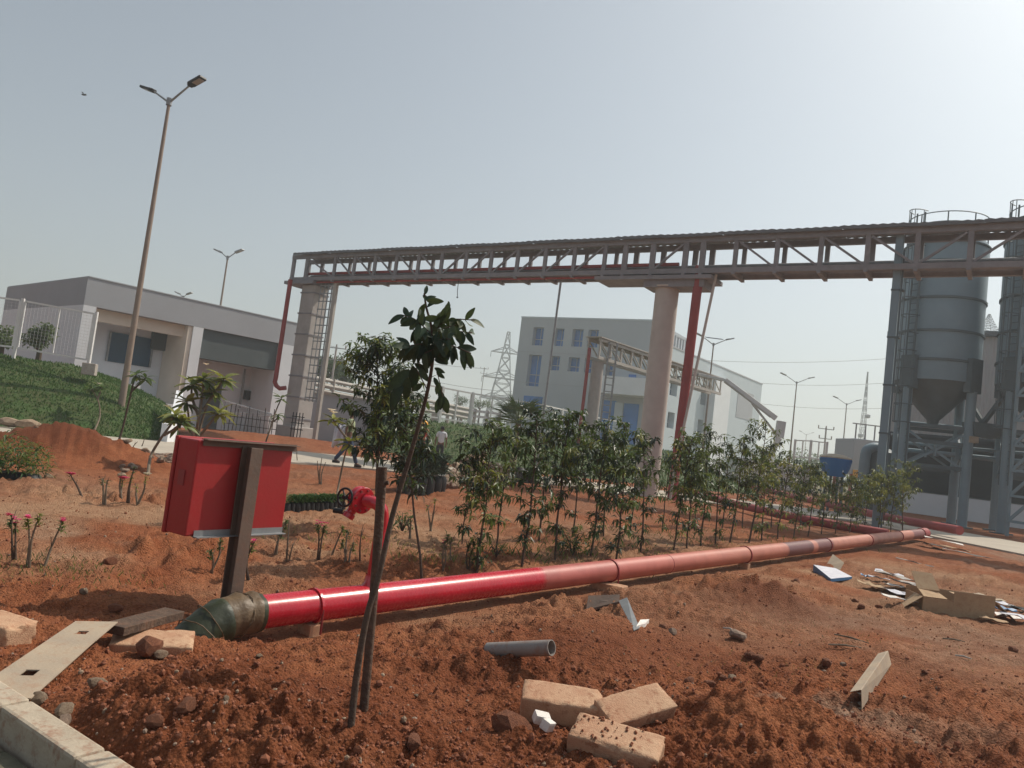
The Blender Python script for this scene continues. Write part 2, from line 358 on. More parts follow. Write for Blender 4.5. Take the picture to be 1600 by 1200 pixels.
def pipe_paint():
    m = bpy.data.materials.new('pipe paint'); m.use_nodes = True; n = m.node_tree.nodes; l = m.node_tree.links
    b = n['Principled BSDF']; tc = n.new('ShaderNodeTexCoord'); sp = n.new('ShaderNodeSeparateXYZ')
    at = n.new('ShaderNodeAttribute'); at.attribute_name = 'along'
    cr = n.new('ShaderNodeValToRGB'); cr.color_ramp.interpolation = 'LINEAR'; e = cr.color_ramp.elements
    S = [(0, (.47, .014, .03)), (.158, (.50, .018, .035)), (.1585, (.42, .10, .085)), (.30, (.46, .12, .09)), (.45, (.45, .15, .10)), (.49, (.45, .15, .10)), (.492, (.14, .045, .05)),
         (.575, (.15, .05, .055)), (.578, (.46, .17, .12)), (.60, (.46, .17, .12)), (.602, (.17, .055, .055)), (.66, (.17, .055, .055)), (.665, (.47, .18, .12)), (.90, (.45, .16, .11)), (.905, (.2, .06, .06)), (1, (.2, .06, .06))]
    while len(e) > 1: e.remove(e[-1])
    e[0].position = S[0][0]; e[0].color = (*S[0][1], 1)
    for p, c in S[1:]:
        q = e.new(p); q.color = (*c, 1)
    l.new(at.outputs['Fac'], cr.inputs[0])
    nz = n.new('ShaderNodeTexNoise'); nz.inputs['Scale'].default_value = 4; nz.inputs['Detail'].default_value = 8; l.new(tc.outputs['Object'], nz.inputs['Vector'])
    mx = n.new('ShaderNodeMixRGB'); mx.blend_type = 'MULTIPLY'; mx.inputs[0].default_value = .5
    c2 = n.new('ShaderNodeValToRGB'); c2.color_ramp.elements[0].position = .3; c2.color_ramp.elements[0].color = (.6, .5, .5, 1); c2.color_ramp.elements[1].position = .6; c2.color_ramp.elements[1].color = (1, 1, 1, 1)
    l.new(nz.outputs[0], c2.inputs[0]); l.new(cr.outputs[0], mx.inputs[1]); l.new(c2.outputs[0], mx.inputs[2]); l.new(mx.outputs[0], b.inputs['Base Color'])
    rr = n.new('ShaderNodeValToRGB'); rr.color_ramp.interpolation = 'CONSTANT'; rr.color_ramp.elements[0].color = (.2, .2, .2, 1); rr.color_ramp.elements[1].position = .158; rr.color_ramp.elements[1].color = (.42, .42, .42, 1)
    l.new(at.outputs['Fac'], rr.inputs[0])
    n3 = n.new('ShaderNodeTexNoise'); n3.inputs['Scale'].default_value = 34; n3.inputs['Detail'].default_value = 8; l.new(tc.outputs['Object'], n3.inputs['Vector'])
    ad = n.new('ShaderNodeMath'); ad.operation = 'MULTIPLY_ADD'; ad.inputs[1].default_value = .14; l.new(n3.outputs[0], ad.inputs[0]); 
    sb = n.new('ShaderNodeMath'); sb.operation = 'SUBTRACT'; sb.inputs[1].default_value = .0; l.new(rr.outputs[0], sb.inputs[0]); l.new(sb.outputs[0], ad.inputs[2])
    l.new(ad.outputs[0], b.inputs['Roughness'])
    bp = n.new('ShaderNodeBump'); bp.inputs['Strength'].default_value = .10; bp.inputs['Distance'].default_value = .004; l.new(n3.outputs[0], bp.inputs['Height']); l.new(bp.outputs[0], b.inputs['Normal'])
    return m

def ground_mat():
    m = bpy.data.materials.new('red laterite soil'); m.use_nodes = True; n = m.node_tree.nodes; l = m.node_tree.links
    b = n['Principled BSDF']; b.inputs['Roughness'].default_value = .97; b.inputs['Specular IOR Level'].default_value = .15
    tc = n.new('ShaderNodeTexCoord')
    def N(sc, de=8, ro=.65):
        t = n.new('ShaderNodeTexNoise'); t.inputs['Scale'].default_value = sc; t.inputs['Detail'].default_value = de; t.inputs['Roughness'].default_value = ro
        l.new(tc.outputs['Object'], t.inputs['Vector']); return t
    def ramp(src, a, bb, ca, cb):
        c = n.new('ShaderNodeValToRGB'); c.color_ramp.elements[0].position = a; c.color_ramp.elements[1].position = bb
        c.color_ramp.elements[0].color = (*ca, 1); c.color_ramp.elements[1].color = (*cb, 1); l.new(src, c.inputs[0]); return c.outputs[0]
    def mix(f, a, bb, t='MIX'):
        x = n.new('ShaderNodeMixRGB'); x.blend_type = t
        for i, s in enumerate((f, a, bb)):
            if isinstance(s, (int, float)): x.inputs[i].default_value = s
            elif isinstance(s, tuple): x.inputs[i].default_value = (*s, 1)
            else: l.new(s, x.inputs[i])
        return x.outputs[0]
    n1, n2, n3, n4 = N(.9), N(6), N(45, 6, .75), N(.25, 4)
    base = ramp(n1.outputs[0], .35, .66, (.21, .062, .026), (.34, .118, .052))
    base = mix(ramp(n2.outputs[0], .42, .7, (0, 0, 0), (.6, .6, .6)), base, (.43, .18, .085))
    at = n.new('ShaderNodeAttribute'); at.attribute_name = 'pale'
    base = mix(at.outputs['Fac'], base, ramp(n2.outputs[0], .3, .7, (.36, .20, .115), (.48, .31, .19)))
    ag = n.new('ShaderNodeAttribute'); ag.attribute_name = 'grey'
    base = mix(ag.outputs['Fac'], base, ramp(n2.outputs[0], .35, .65, (.28, .185, .125), (.42, .34, .26)))
    ad = n.new('ShaderNodeAttribute'); ad.attribute_name = 'damp_shade'
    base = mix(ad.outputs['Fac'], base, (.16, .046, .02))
    af = n.new('ShaderNodeAttribute'); af.attribute_name = 'far'
    base = mix(af.outputs['Fac'], base, ramp(n4.outputs[0], .4, .6, (.10, .12, .05), (.26, .2, .12)))
    base = mix(.9, base, ramp(n3.outputs[0], .34, .66, (.5, .47, .45), (1.2, 1.2, 1.2)), 'MULTIPLY')
    l.new(base, b.inputs['Base Color'])
    bp = n.new('ShaderNodeBump'); bp.inputs['Strength'].default_value = .9; bp.inputs['Distance'].default_value = .012
    n5 = N(110, 6, .7); vo = n.new('ShaderNodeTexVoronoi'); vo.inputs['Scale'].default_value = 62; l.new(tc.outputs['Object'], vo.inputs['Vector'])
    hh = n.new('ShaderNodeMath'); hh.operation = 'MULTIPLY_ADD'; hh.inputs[1].default_value = -.9; l.new(vo.outputs['Distance'], hh.inputs[0]); l.new(n5.outputs[0], hh.inputs[2]); bp.inputs['Distance'].default_value = .02
    l.new(hh.outputs[0], bp.inputs['Height']); l.new(bp.outputs[0], b.inputs['Normal'])
    return m

# ------------------------------------------------------------ the ground: one sheet, fine where near
def build_ground():
    ang = np.concatenate([np.linspace(-180, -52, 24, endpoint=False), np.linspace(-52, 52, 860, endpoint=False), np.linspace(52, 180, 24, endpoint=False)])
    ang = np.radians(ang)
    inv = np.linspace(1 / 1.6, 1 / 34., 640)
    rad = np.concatenate([[.4, .8, 1.2], 1 / inv, np.geomspace(36, 3500, 36)])
    A, Rr = np.meshgrid(ang, rad)
    X = (Rr * np.sin(A)).ravel(); Y = (Rr * np.cos(A)).ravel()
    Z = macro(X, Y) + micro(X, Y)
    nr, na = A.shape
    idx = np.arange(nr * na).reshape(nr, na)
    f = np.stack([idx[:-1], np.roll(idx, -1, 1)[:-1], np.roll(idx, -1, 1)[1:], idx[1:]], -1).reshape(-1, 4)
    me = bpy.data.meshes.new('ground')
    V = np.stack([X, Y, Z], 1)
    V = np.vstack([V, [[0, 0, 0]]]); c = len(V) - 1
    tri = np.stack([np.full(na, c), np.roll(idx[0], -1), idx[0]], -1)
    me.vertices.add(len(V)); me.vertices.foreach_set('co', V.ravel())
    nl = f.size + tri.size
    me.loops.add(nl); me.loops.foreach_set('vertex_index', np.concatenate([f.ravel(), tri.ravel()]))
    me.polygons.add(len(f) + len(tri))
    st = np.concatenate([np.arange(len(f)) * 4, f.size + np.arange(len(tri)) * 3])
    me.polygons.foreach_set('loop_start', st)
    me.polygons.foreach_set('use_smooth', np.ones(len(f) + len(tri), bool))
    me.update(calc_edges=True); me.validate()
    X = V[:, 0]; Y = V[:, 1]; d = np.hypot(X, Y)
    nn = fbm(X, Y, 1.1, 4, 77); n2 = fbm(X, Y, .45, 3, 88)
    pale = .75 * gs(X, Y, -3.3, 8.3, 3.2, 2.2) + .5 * gs(X, Y, 0, 12, 6, 4) + .12 * gs(X, Y, 4, 7, 4, 2.5) + .4 * gs(X, Y, 9, 12, 5, 3)
    pale = np.clip(pale * (1 + 3 * nn) + .8 * n2, 0, .85) * np.clip((d - 4) / 2.5, 0, 1)
    pp = G(1390, 1130); p2 = G(1300, 985); p3 = G(1150, 1030)
    gr = .5 * gs(X, Y, pp.x, pp.y, .7, .35) + .4 * gs(X, Y, p2.x + .8, p2.y, 1.6, 1) + .7 * gs(X, Y, 15, 19, 3, 2) + .5 * gs(X, Y, -3.2, 7.6, 1.6, .8) + .5 * gs(X, Y, 12.5, 15.5, 3, 1)
    gr = np.clip(gr * (1 + 3.5 * nn) + .6 * n2 * (Y > 4.8), 0, .8)
    damp_shade = np.clip(.55 * gs(X, Y, m1.x, m1.y, 1.2, .7) + .25 * gs(X, Y, m2.x, m2.y, .9, .7) + .75 * gs(X, Y, m4.x + .1, m4.y - .2, .8, .6) + .4 * gs(X, Y, 1.8, 5.6, 2.0, .7) + .8 * gs(X, Y, mdh.x, mdh.y - .3, 1.6, 1.2) + .5 * gs(X, Y, .4, 5.2, 1.6, .5, .9) + 1.1 * n2, 0, .8)  # damp dark soil, plus shade painted over the low mid-right mound
    far = np.clip((d - 48) / 30, 0, 1)
    for nm, a in (('pale', pale), ('grey', gr), ('damp_shade', damp_shade), ('far', far)):
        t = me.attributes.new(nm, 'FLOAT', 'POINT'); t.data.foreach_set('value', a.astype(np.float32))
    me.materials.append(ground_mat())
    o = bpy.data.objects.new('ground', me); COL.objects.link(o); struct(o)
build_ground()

# road
rm = mat('pale road concrete', (.44, .39, .32), .9, (.36, .315, .26), .8, .4, 30)
def road():
    mb = MB(); b = 0
    from mathutils.geometry import tessellate_polygon
    z = .035
    top = [Vector((x, y, z)) for x, y in ROAD]
    for t in tessellate_polygon([top]): 
        a, b_, c = [top[i] for i in t]
        if (b_ - a).cross(c - a).z < 0: a, c = c, a
        mb.quad(a, b_, c)
    for i in range(len(ROAD)):
        p, q = Vector((*ROAD[i - 1], z)), Vector((*ROAD[i], z)); mb.quad(p, q, q - Vector((0, 0, .1)), p - Vector((0, 0, .1)))
    struct(mb.build('road', rm))
road()

# ------------------------------------------------------------ rocks
def rock_mesh(seed, sq=.75, mt=None, name='rock', sub=2, ang=.35):
    import bmesh
    rg = random.Random(seed); bm = bmesh.new(); bmesh.ops.create_icosphere(bm, subdivisions=sub, radius=.5)
    pl = [(Vector((rg.gauss(0, 1), rg.gauss(0, 1), rg.gauss(0, 1))).normalized(), rg.uniform(.27, .42)) for _ in range(9)]
    for v in bm.verts:
        for nrm, dd in pl:
            k = v.co.dot(nrm) - dd
            if k > 0: v.co -= nrm * k * .9
        v.co *= 1 + rg.uniform(-.03, .03); v.co.z *= sq
    me = bpy.data.meshes.new(name); bm.to_mesh(me); bm.free(); me.materials.append(mt or M_['rock'])
    return me
ROCKS = {k: [rock_mesh(i * 7 + j, .8, M_[k]) for j in range(4)] for i, k in enumerate(('rock', 'rockp', 'rockg'))}
def put_mesh(name, me, loc, sc, rot, parent=None):
    o = bpy.data.objects.new(name, me); COL.objects.link(o); o.location = loc
    o.scale = sc if hasattr(sc, '__len__') else (sc,) * 3; o.rotation_euler = rot
    if parent is not None: o.parent = parent; o.location = Vector(loc) - Vector(parent['_o'])
    return o
# loose gravel and clods lying over the soil: one mass nobody could count
def gravel():
    rg = np.random.default_rng(3); N = 42000
    import bmesh
    bm = bmesh.new(); bmesh.ops.create_icosphere(bm, subdivisions=1, radius=.5)
    bv = np.array([v.co[:] for v in bm.verts]); bf = np.array([[v.index for v in f.verts] for f in bm.faces]); bm.free()
    bv = bv * (1 + rg.uniform(-.12, .12, (len(bv), 1)))
    r = 1 / rg.uniform(1 / 16., 1 / 2.6, N); a = rg.uniform(R(-42), R(42), N)
    X = r * np.sin(a); Y = r * np.cos(a)
    dens = fbm(X, Y, 1.3, 3, 61) + .12 * (r < 5.5)
    kx = (X - KA.x) * -KD.y + (Y - KA.y) * KD.x
    k = (dens > rg.uniform(-.35, .25, N)) & (kx > .06); X = X[k]; Y = Y[k]; r = r[k]; N = len(X)
    Z = macro(X, Y) + micro(X, Y)
    S = np.clip(rg.lognormal(-4.5, .5, N), .005, .04)
    V = np.empty((N, len(bv), 3)); 
    th = rg.uniform(0, 6.3, N); sc = rg.uniform(.6, 1.2, (N, 3)) * S[:, None]
    L = bv[None] * sc[:, None, :]
    V[..., 0] = L[..., 0] * np.cos(th)[:, None] - L[..., 1] * np.sin(th)[:, None] + X[:, None]
    V[..., 1] = L[..., 0] * np.sin(th)[:, None] + L[..., 1] * np.cos(th)[:, None] + Y[:, None]
    V[..., 2] = L[..., 2] + Z[:, None] + S[:, None] * .12
    F = (bf[None] + (np.arange(N) * len(bv))[:, None, None]).reshape(-1, 3)
    me = bpy.data.meshes.new('gravel'); me.from_pydata(V.reshape(-1, 3).tolist(), [], F.tolist())
    for q in ('rock', 'rockp', 'rockg', 'clod'): me.materials.append(M_[q])
    mi = rg.choice([0, 3, 3, 3, 3, 3, 3, 3, 3, 3, 3, 1] + [3] * 30 + [2], N); me.polygons.foreach_set('material_index', np.repeat(mi, len(bf)).astype(np.int32)); me.update()
    o = bpy.data.objects.new('gravel', me); COL.objects.link(o); o['kind'] = 'stuff'; tag(o, 'loose red clods and small gravel lying over the bare soil', 'gravel')
gravel()

# ------------------------------------------------------------ left grass embankment, retaining wall, kerb
def loft(name, curves, n, m, rough=.0, s=5):
    """surface through several polylines (each resampled)"""
    C = []
    for c in curves:
        c = [Vector(p) for p in c]; L = [0]
        for i in range(1, len(c)): L.append(L[-1] + (c[i] - c[i - 1]).length)
        row = []
        for k in range(n):
            t = L[-1] * k / (n - 1); i = 1
            while i < len(c) - 1 and L[i] < t: i += 1
            u = (t - L[i - 1]) / max(1e-6, L[i] - L[i - 1]); row.append(c[i - 1].lerp(c[i], min(1, max(0, u))))
        C.append(row)
    mb = MB(); K = 8; rows = []
    for a in range(len(C) - 1):
        for j in range(K):
            rows.append([C[a][k].lerp(C[a + 1][k], j / K) for k in range(n)])
    rows.append(C[-1])
    P = np.array([[p[:] for p in r_] for r_ in rows]); nz = fbm(P[..., 0], P[..., 1] + P[..., 2], .9, 3, s) + .5 * fbm(P[..., 0], P[..., 1] + P[..., 2], 4, 2, s + 5)
    P[1:-1, :, 2] += rough * nz[1:-1]
    for r_ in P: mb.v += [Vector(p) for p in r_]
    for i in range(len(P) - 1):
        for k in range(n - 1):
            mb.f.append((i * n + k, i * n + k + 1, (i + 1) * n + k + 1, (i + 1) * n + k)); mb.m.append(0)
    o = mb.build(name, m, smooth=True); return o, P
toe1 = [(-27, 16.2, .0), (-19.5, 20.0, 0), (-14.6, 22.6, 0), (-12.2, 24.1, 0), (-11.2, 24.9, 0), (-11.15, 26.6, 0)]
mid1 = [(-28, 18.2, 1.3), (-20.5, 22.3, 1.35), (-16.0, 24.4, 1.4), (-13.7, 25.6, 1.2), (-12.2, 26.2, .7), (-11.5, 27.3, .35)]
cr1 = [(-29, 20, 2.2), (-21, 24.4, 2.3), (-17.3, 26, 2.2), (-15.3, 27.2, 2.15), (-13.6, 27.6, 1.5), (-12.2, 28.2, .55)]
bk1 = [(-31, 26, 2.2), (-25, 31, 2.2), (-20, 33, 2.1), (-17, 33.5, 2.0), (-14.8, 33, 1.3), (-13.2, 33, .4)]
o_, E1 = loft('embankment', [toe1, mid1, cr1, bk1], 60, M_['lawn'], .12); struct(o_)
toe2 = [(-6.5, 35, 0), (-3, 35.6, 0), (2, 36.6, 0), (8, 39, 0), (15, 44, 0)]
cr2 = [(-6.8, 39.5, 1.7), (-3, 40.5, 1.9), (2, 43, 2), (8, 50, 2), (14, 62, 2)]
bk2 = [(-7, 50, 1.7), (-3, 60, 1.9), (4, 66, 2), (12, 72, 2), (18, 80, 2)]
o_, E2 = loft('embankment', [toe2, cr2, bk2], 50, M_['lawn'], .15, 9); struct(o_)
def grass_on(P, name, label, n, rows, h=.09, mt='grass', wd=.02):
    mb = MB(); a, b_, _ = P.shape
    for _ in range(n):
        i = random.uniform(0, rows); k = random.uniform(0, b_ - 1.01); i0, k0 = int(i), int(k); u, v = i - i0, k - k0
        p = Vector(P[i0, k0]) * (1 - u) * (1 - v) + Vector(P[i0 + 1, k0]) * u * (1 - v) + Vector(P[i0, k0 + 1]) * (1 - u) * v + Vector(P[i0 + 1, k0 + 1]) * u * v
        hh = h * rnd(.5, 1.4); d = Vector((rnd(-.5, .5), rnd(-.5, .5), 1)) * hh; a_ = rnd(0, 6.3); x = Vector((math.cos(a_), math.sin(a_), 0)) * wd
        mb.quad(p - x, p + x, p + d)
    o = mb.build(name, M_[mt]); o['kind'] = 'stuff'; tag(o, label, 'grass')
grass_on(E1, 'grass', 'short green turf on the slope under the white mesh fence', 42000, 23.9, .07)
grass_on(E2, 'grass', 'green turf on the far slope behind the two workers', 9000, 9, .13, wd=.03)
# retaining wall at the end of the left slope
wl = MB()
wp = [(-11.9, 27.9), (-10.85, 25.3), (-10.85, 24.75)]
zt = [1.75, .75, .6]
for i in range(2):
    p, q = Vector((*wp[i], 0)), Vector((*wp[i + 1], 0)); d = (q - p).normalized(); nx = Vector((-d.y, d.x, 0)) * .12
    a, b_, c, d_ = p - nx, p + nx, q + nx, q - nx; zu = Vector((0, 0, zt[i])); zv = Vector((0, 0, zt[i + 1])); 
    bb = [v - Vector((0, 0, .1)) for v in (a, b_, c, d_)]; tt = [a + zu, b_ + zu, c + zv, d_ + zv]
    wl.quad(*tt[::-1])
    for k in range(4): wl.quad(bb[k], bb[(k + 1) % 4], tt[(k + 1) % 4], tt[k])
tag(wl.build('retaining_wall', M_['white'], loc=(-11, 26, 0)), 'short white sloping retaining wall at the end of the grass bank', 'wall')

# kerb in the near left corner and paving behind it
kr = thing('kerb', (KA.x, KA.y, 0), 'pale concrete kerb crossing the bottom left corner', 'kerb')
Lk = .62
for i in range(-3, 5):
    p = KA + KD * (i * Lk); q = p + KD * (Lk - .012)
    s = MB(); nrm = Vector((-KD.y, KD.x, 0)); c = (p + q) / 2 - nrm * .03; c.z = -.02
    ang = math.atan2(KD.y, KD.x)
    s.box(c, (Lk - .012, .12, .22), rotz(ang) @ Matrix.Rotation(rnd(-.01, .01), 3, 'X')); s.build('kerb_stone', M_['kerb'], kr, bevel=.014)
pv = thing('paving', (KA.x - .4, KA.y - .8, 0), 'grey stone paving beside the kerb at bottom left', 'paving'); struct(pv)
for i in range(-6, 12):
    for j in range(5):
        nrm = Vector((-KD.y, KD.x, 0)); c = KA + KD * (i * .31 + .15 * (j % 2)) - nrm * (.26 + j * .31); c.z = -.06 + rnd(-.004, .004)
        s = MB(); s.box(c, (.30, .30, .06), rotz(math.atan2(KD.y, KD.x))); s.build('paving_stone', M_['pave'], pv, bevel=.006, segs=1)

# ------------------------------------------------------------ buildings
def face_quad(mb, P0, d, s0, s1, z0, z1, off=0.):
    """vertical rectangle on a wall through P0 along unit d; off = metres outwards"""
    nn = Vector((d.y, -d.x, 0)) * off; P = Vector((P0[0], P0[1], 0)) + nn
    mb.quad(P + d * s0 + Vector((0, 0, z0)), P + d * s1 + Vector((0, 0, z0)), P + d * s1 + Vector((0, 0, z1)), P + d * s0 + Vector((0, 0, z1)))
def wbox(mb, P0, d, s0, s1, n0, n1, z0, z1):
    """box: along the wall s0..s1, n0..n1 metres outwards (negative: inside), z0..z1"""
    nn = Vector((d.y, -d.x, 0)); P = Vector((P0[0], P0[1], 0)); c = P + d * (s0 + s1) / 2 + nn * (n0 + n1) / 2 + Vector((0, 0, (z0 + z1) / 2))
    mb.box(c, (s1 - s0, abs(n1 - n0), z1 - z0), Matrix((d, -nn, (0, 0, 1))).transposed())
LA = Vector((-20.45, 36, 0)); Ld = Vector((.661, .750, 0)).normalized(); Ln = Vector((Ld.y, -Ld.x, 0))
lb = thing('service_building', LA, 'long low grey and white building with deep recessed bays at left', 'building')
s = MB(); wbox(s, LA, Ld, 0, 12.7, -12, 0, 5.32, 6.65); s.build('parapet', M_['wgrey'], lb)
s = MB(); wbox(s, LA, Ld, .03, 12.67, -11.97, .03, 6.65, 6.70); s.build('coping', M_['lgrey'], lb)
s = MB(); wbox(s, LA, Ld, 0, 12.7, -12, -2.6, -.2, 5.32)
s.build('back_wall', M_['white'], lb)
for a, b_, nm in ((0, .58, 'pier'), (5.4, 5.95, 'pier'), (10.53, 12.68, 'pier')):
    s = MB(); wbox(s, LA, Ld, a, b_, -2.6, -.002, -.2, 5.32); s.build(nm, M_['white'], lb)
s = MB(); wbox(s, LA, Ld, .58, 5.4, -2.5, -.05, .9, 1.15); wbox(s, LA, Ld, .58, 3.2, -.3, -.06, 1.15, 1.9); s.build('plinth', M_['white'], lb)
s = MB(); wbox(s, LA, Ld, .6, 5.15, -.9, -.5, 4.72, 5.31); wbox(s, LA, Ld, 5.15, 5.39, -2.55, -.06, 0, 5.31); s.build('cream_lining', M_['creamw'], lb)
s = MB(); wbox(s, LA, Ld, 5.95, 10.53, -1.1, -.15, 3.75, 5.32); s.build('shutter_box', M_['panelgreen'], lb)
def lrect(x0, y0, x1, y1, dn):
    P = LA + Ln * -dn; q = [PL(x0, y0, (P.x, P.y), (Ld.x, Ld.y)), PL(x1, y1, (P.x, P.y), (Ld.x, Ld.y))]
    return [(Vector((v.x, v.y, 0)) - P).dot(Ld) for v in q] + [q[1].z, q[0].z]
h = lrect(172, 518, 232, 574, 2.6); w1 = MB(); wbox(w1, LA, Ld, h[0], h[1], -2.59, -2.52, h[2], h[3]); w1 = w1.build('window', M_['glassd'], lb)
for k in range(3):
    x_ = h[0] + (h[1] - h[0]) * k / 2; s = MB(); wbox(s, LA, Ld, x_ - .05, x_ + .05, -2.519, -2.46, h[2], h[3]); s.build('mullion', M_['galv'], w1)
h = lrect(241, 518, 272, 551, 2.3); s = MB(); wbox(s, LA, Ld, h[0], min(h[1], 5.38), -2.59, -2.3, h[2], h[3]); s.build('shutter_box', M_['panelgreen'], lb)
h = lrect(402, 576, 416, 606, 2.4); s = MB(); wbox(s, LA, Ld, h[0], h[1], -2.59, -2.3, h[2], h[3]); s.build('downpipe', M_['glassd'], lb)
h = lrect(320, 590, 344, 640, 2.4); s = MB(); wbox(s, LA, Ld, h[0], h[1], -2.59, -2.54, 0, h[3]); s.build('door', M_['panelgreen'], lb)
s = MB(); s.tube([LA + Ld * 10.0 - Ln * 2.4 + Vector((0, 0, z)) for z in (1.4, 3.7)], .06, 6); s.build('cable_conduit', M_['galv'], lb)
h = lrect(384, 610, 396, 626, 2.4); s = MB(); wbox(s, LA, Ld, h[0], h[1], -2.59, -2.3, h[2], h[3]); s.build('control_box', M_['dark'], lb)
# grey-white lower wall continuing right of the left pillar
rw = thing('boundary_wall', (-10, 42, 0), 'plain grey boundary wall right of the left concrete pillar', 'wall')
s = MB(); a, b_ = D(470, 640, 42.5), D(640, 640, 44); s.bar(Vector((a.x, a.y, 1.3)), Vector((b_.x, b_.y, 1.3)), .25, 2.7); s.build('wall', M_['wgrey'], rw)
s = MB(); s.bar(Vector((a.x, a.y, 2.70)), Vector((b_.x, b_.y, 2.70)), .4, .1); s.build('coping', M_['conc'], rw)

# building with blue windows
BA, BB = Vector((.23, 105, 0)), Vector((16.97, 95, 0)); Bd = (BB - BA).normalized(); Bl = (BB - BA).length; Bn = Vector((Bd.y, -Bd.x, 0))
CA_, CB_ = Vector((18.9, 94.6, 0)), Vector((40.6, 125, 0)); Cd = (CB_ - CA_).normalized(); Cl = (CB_ - CA_).length
ob = thing('office_building', BA, 'pale grey office block with narrow blue windows beyond the pipe bridge', 'building')
def wall_with_windows(P0, d, L, z0, z1, holes, m, parent, depth=.55, gm='glass', nm='wall'):
    """a solid wall with real window recesses; holes = (s0, s1, z0, z1)"""
    xs = sorted({0, L} | {h[0] for h in holes} | {h[1] for h in holes}); zs = sorted({z0, z1} | {h[2] for h in holes} | {h[3] for h in holes})
    mb = MB()
    for i in range(len(xs) - 1):
        for j in range(len(zs) - 1):
            cx, cz = (xs[i] + xs[i + 1]) / 2, (zs[j] + zs[j + 1]) / 2
            if any(h[0] < cx < h[1] and h[2] < cz < h[3] for h in holes): continue
            face_quad(mb, P0, d, xs[i], xs[i + 1], zs[j], zs[j + 1])
    n = Vector((d.y, -d.x, 0)); P = Vector((P0[0], P0[1], 0))
    for a, b_, c, e in holes:
        q = [P + d * a + Vector((0, 0, c)), P + d * b_ + Vector((0, 0, c)), P + d * b_ + Vector((0, 0, e)), P + d * a + Vector((0, 0, e))]
        for k in range(4): mb.quad(q[k], q[(k + 1) % 4], q[(k + 1) % 4] - n * depth, q[k] - n * depth)
    mb.build(nm, m, parent)
    for a, b_, c, e in holes:
        g = MB(); wbox(g, P0, d, a + .002, b_ - .002, -depth - .04, -depth + .02, c, e); g = g.build('window', M_[gm], parent)
        f = MB(); zz = c + (e - c) * .38; wbox(f, P0, d, a + .02, b_ - .02, -depth + .022, -depth + .1, zz - .05, zz + .05)
        wbox(f, P0, d, (a + b_) / 2 - .04, (a + b_) / 2 + .04, -depth + .024, -depth + .09, c, e); f.build('window_frame', M_['lgrey'], g)
def hole(P0, d, x0, y0, x1, y1):
    a = PL(x0, y0, P0, d); b_ = PL(x1, y1, P0, d); f = lambda p: (Vector((p.x, p.y, 0)) - Vector((P0[0], P0[1], 0))).dot(d)
    return [f(a), f(b_), b_.z, a.z]
HB = [hole(BA, Bd, 834, 511, 847, 540), hole(BA, Bd, 867, 513, 879, 541), hole(BA, Bd, 895, 514, 909, 542), hole(BA, Bd, 920, 515, 933, 543),
      hole(BA, Bd, 827, 554, 841, 604), hole(BA, Bd, 860, 556, 873, 579), hole(BA, Bd, 889, 558, 904, 581), hole(BA, Bd, 914, 560, 927, 583), hole(BA, Bd, 950, 562, 958, 587)]
wall_with_windows(BA, Bd, Bl, 0, 18.3, HB, M_['lgrey'], ob, .9)
h = hole(BA, Bd, 819, 618, 846, 640)
s = MB(); wbox(s, BA, Bd, h[0], h[1], .01, .06, h[2], h[3]); s.build('window', M_['glass'], ob)
# body of the tall block behind its front, its side faces, roof
s = MB(); e = .02
P3 = BB - Bn * 14; P4 = BA - Bn * 14
for a, b_ in ((BB, P3), (P3, P4), (P4, BA)): s.quad(a, b_, b_ + Vector((0, 0, 18.3)), a + Vector((0, 0, 18.3)))
s.build('side_wall', M_['lgrey'], ob)
s = MB(); z = Vector((0, 0, 18.3)); s.quad(BA + z, BB + z, P3 + z, P4 + z); s.build('roof', M_['lgrey'], ob)
s = MB(); wbox(s, BA, Bd, -.05, Bl + .05, -.2, .05, 18.3, 18.5); s.build('coping', M_['lblue'], ob)
for hh in (5.2, 9.4, 13.6):
    s = MB(); wbox(s, BA, Bd, 0, Bl, .001, .03, hh, hh + .06); s.build('joint_strip', M_['wgrey'], ob)
# balcony wing in front, with its door
h1 = hole(BA, Bd, 948, 590, 1012, 622)
s = MB(); wbox(s, BA, Bd, h1[0], Bl + 1.8, .1, 3.5, PL(960, 615, BA, Bd).z - .3, PL(960, 590, BA, Bd).z - .2); s.build('balcony', M_['white'], ob)
h2 = hole(BA, Bd, 942, 625, 960, 660); s = MB(); wbox(s, BA, Bd, h2[0], h2[1], .05, .1, 2.2, h2[3]); s.build('window', M_['glass'], ob)
h2 = hole(BA, Bd, 976, 630, 996, 662); s = MB(); wbox(s, BA, Bd, h2[0], h2[1], .05, .1, 2.2, h2[3]); s.build('window', M_['glass'], ob)
s = MB(); wbox(s, BA, Bd, h2[0] - 1.2, h2[0] - .1, .12, .2, 2.2, h2[3]); s.build('door', M_['lblue'], ob)
h2 = hole(BA, Bd, 983, 585, 993, 600); s = MB(); wbox(s, BA, Bd, h2[0], h2[1], .05, .1, h2[2], h2[3]); s.build('window', M_['glass'], ob)
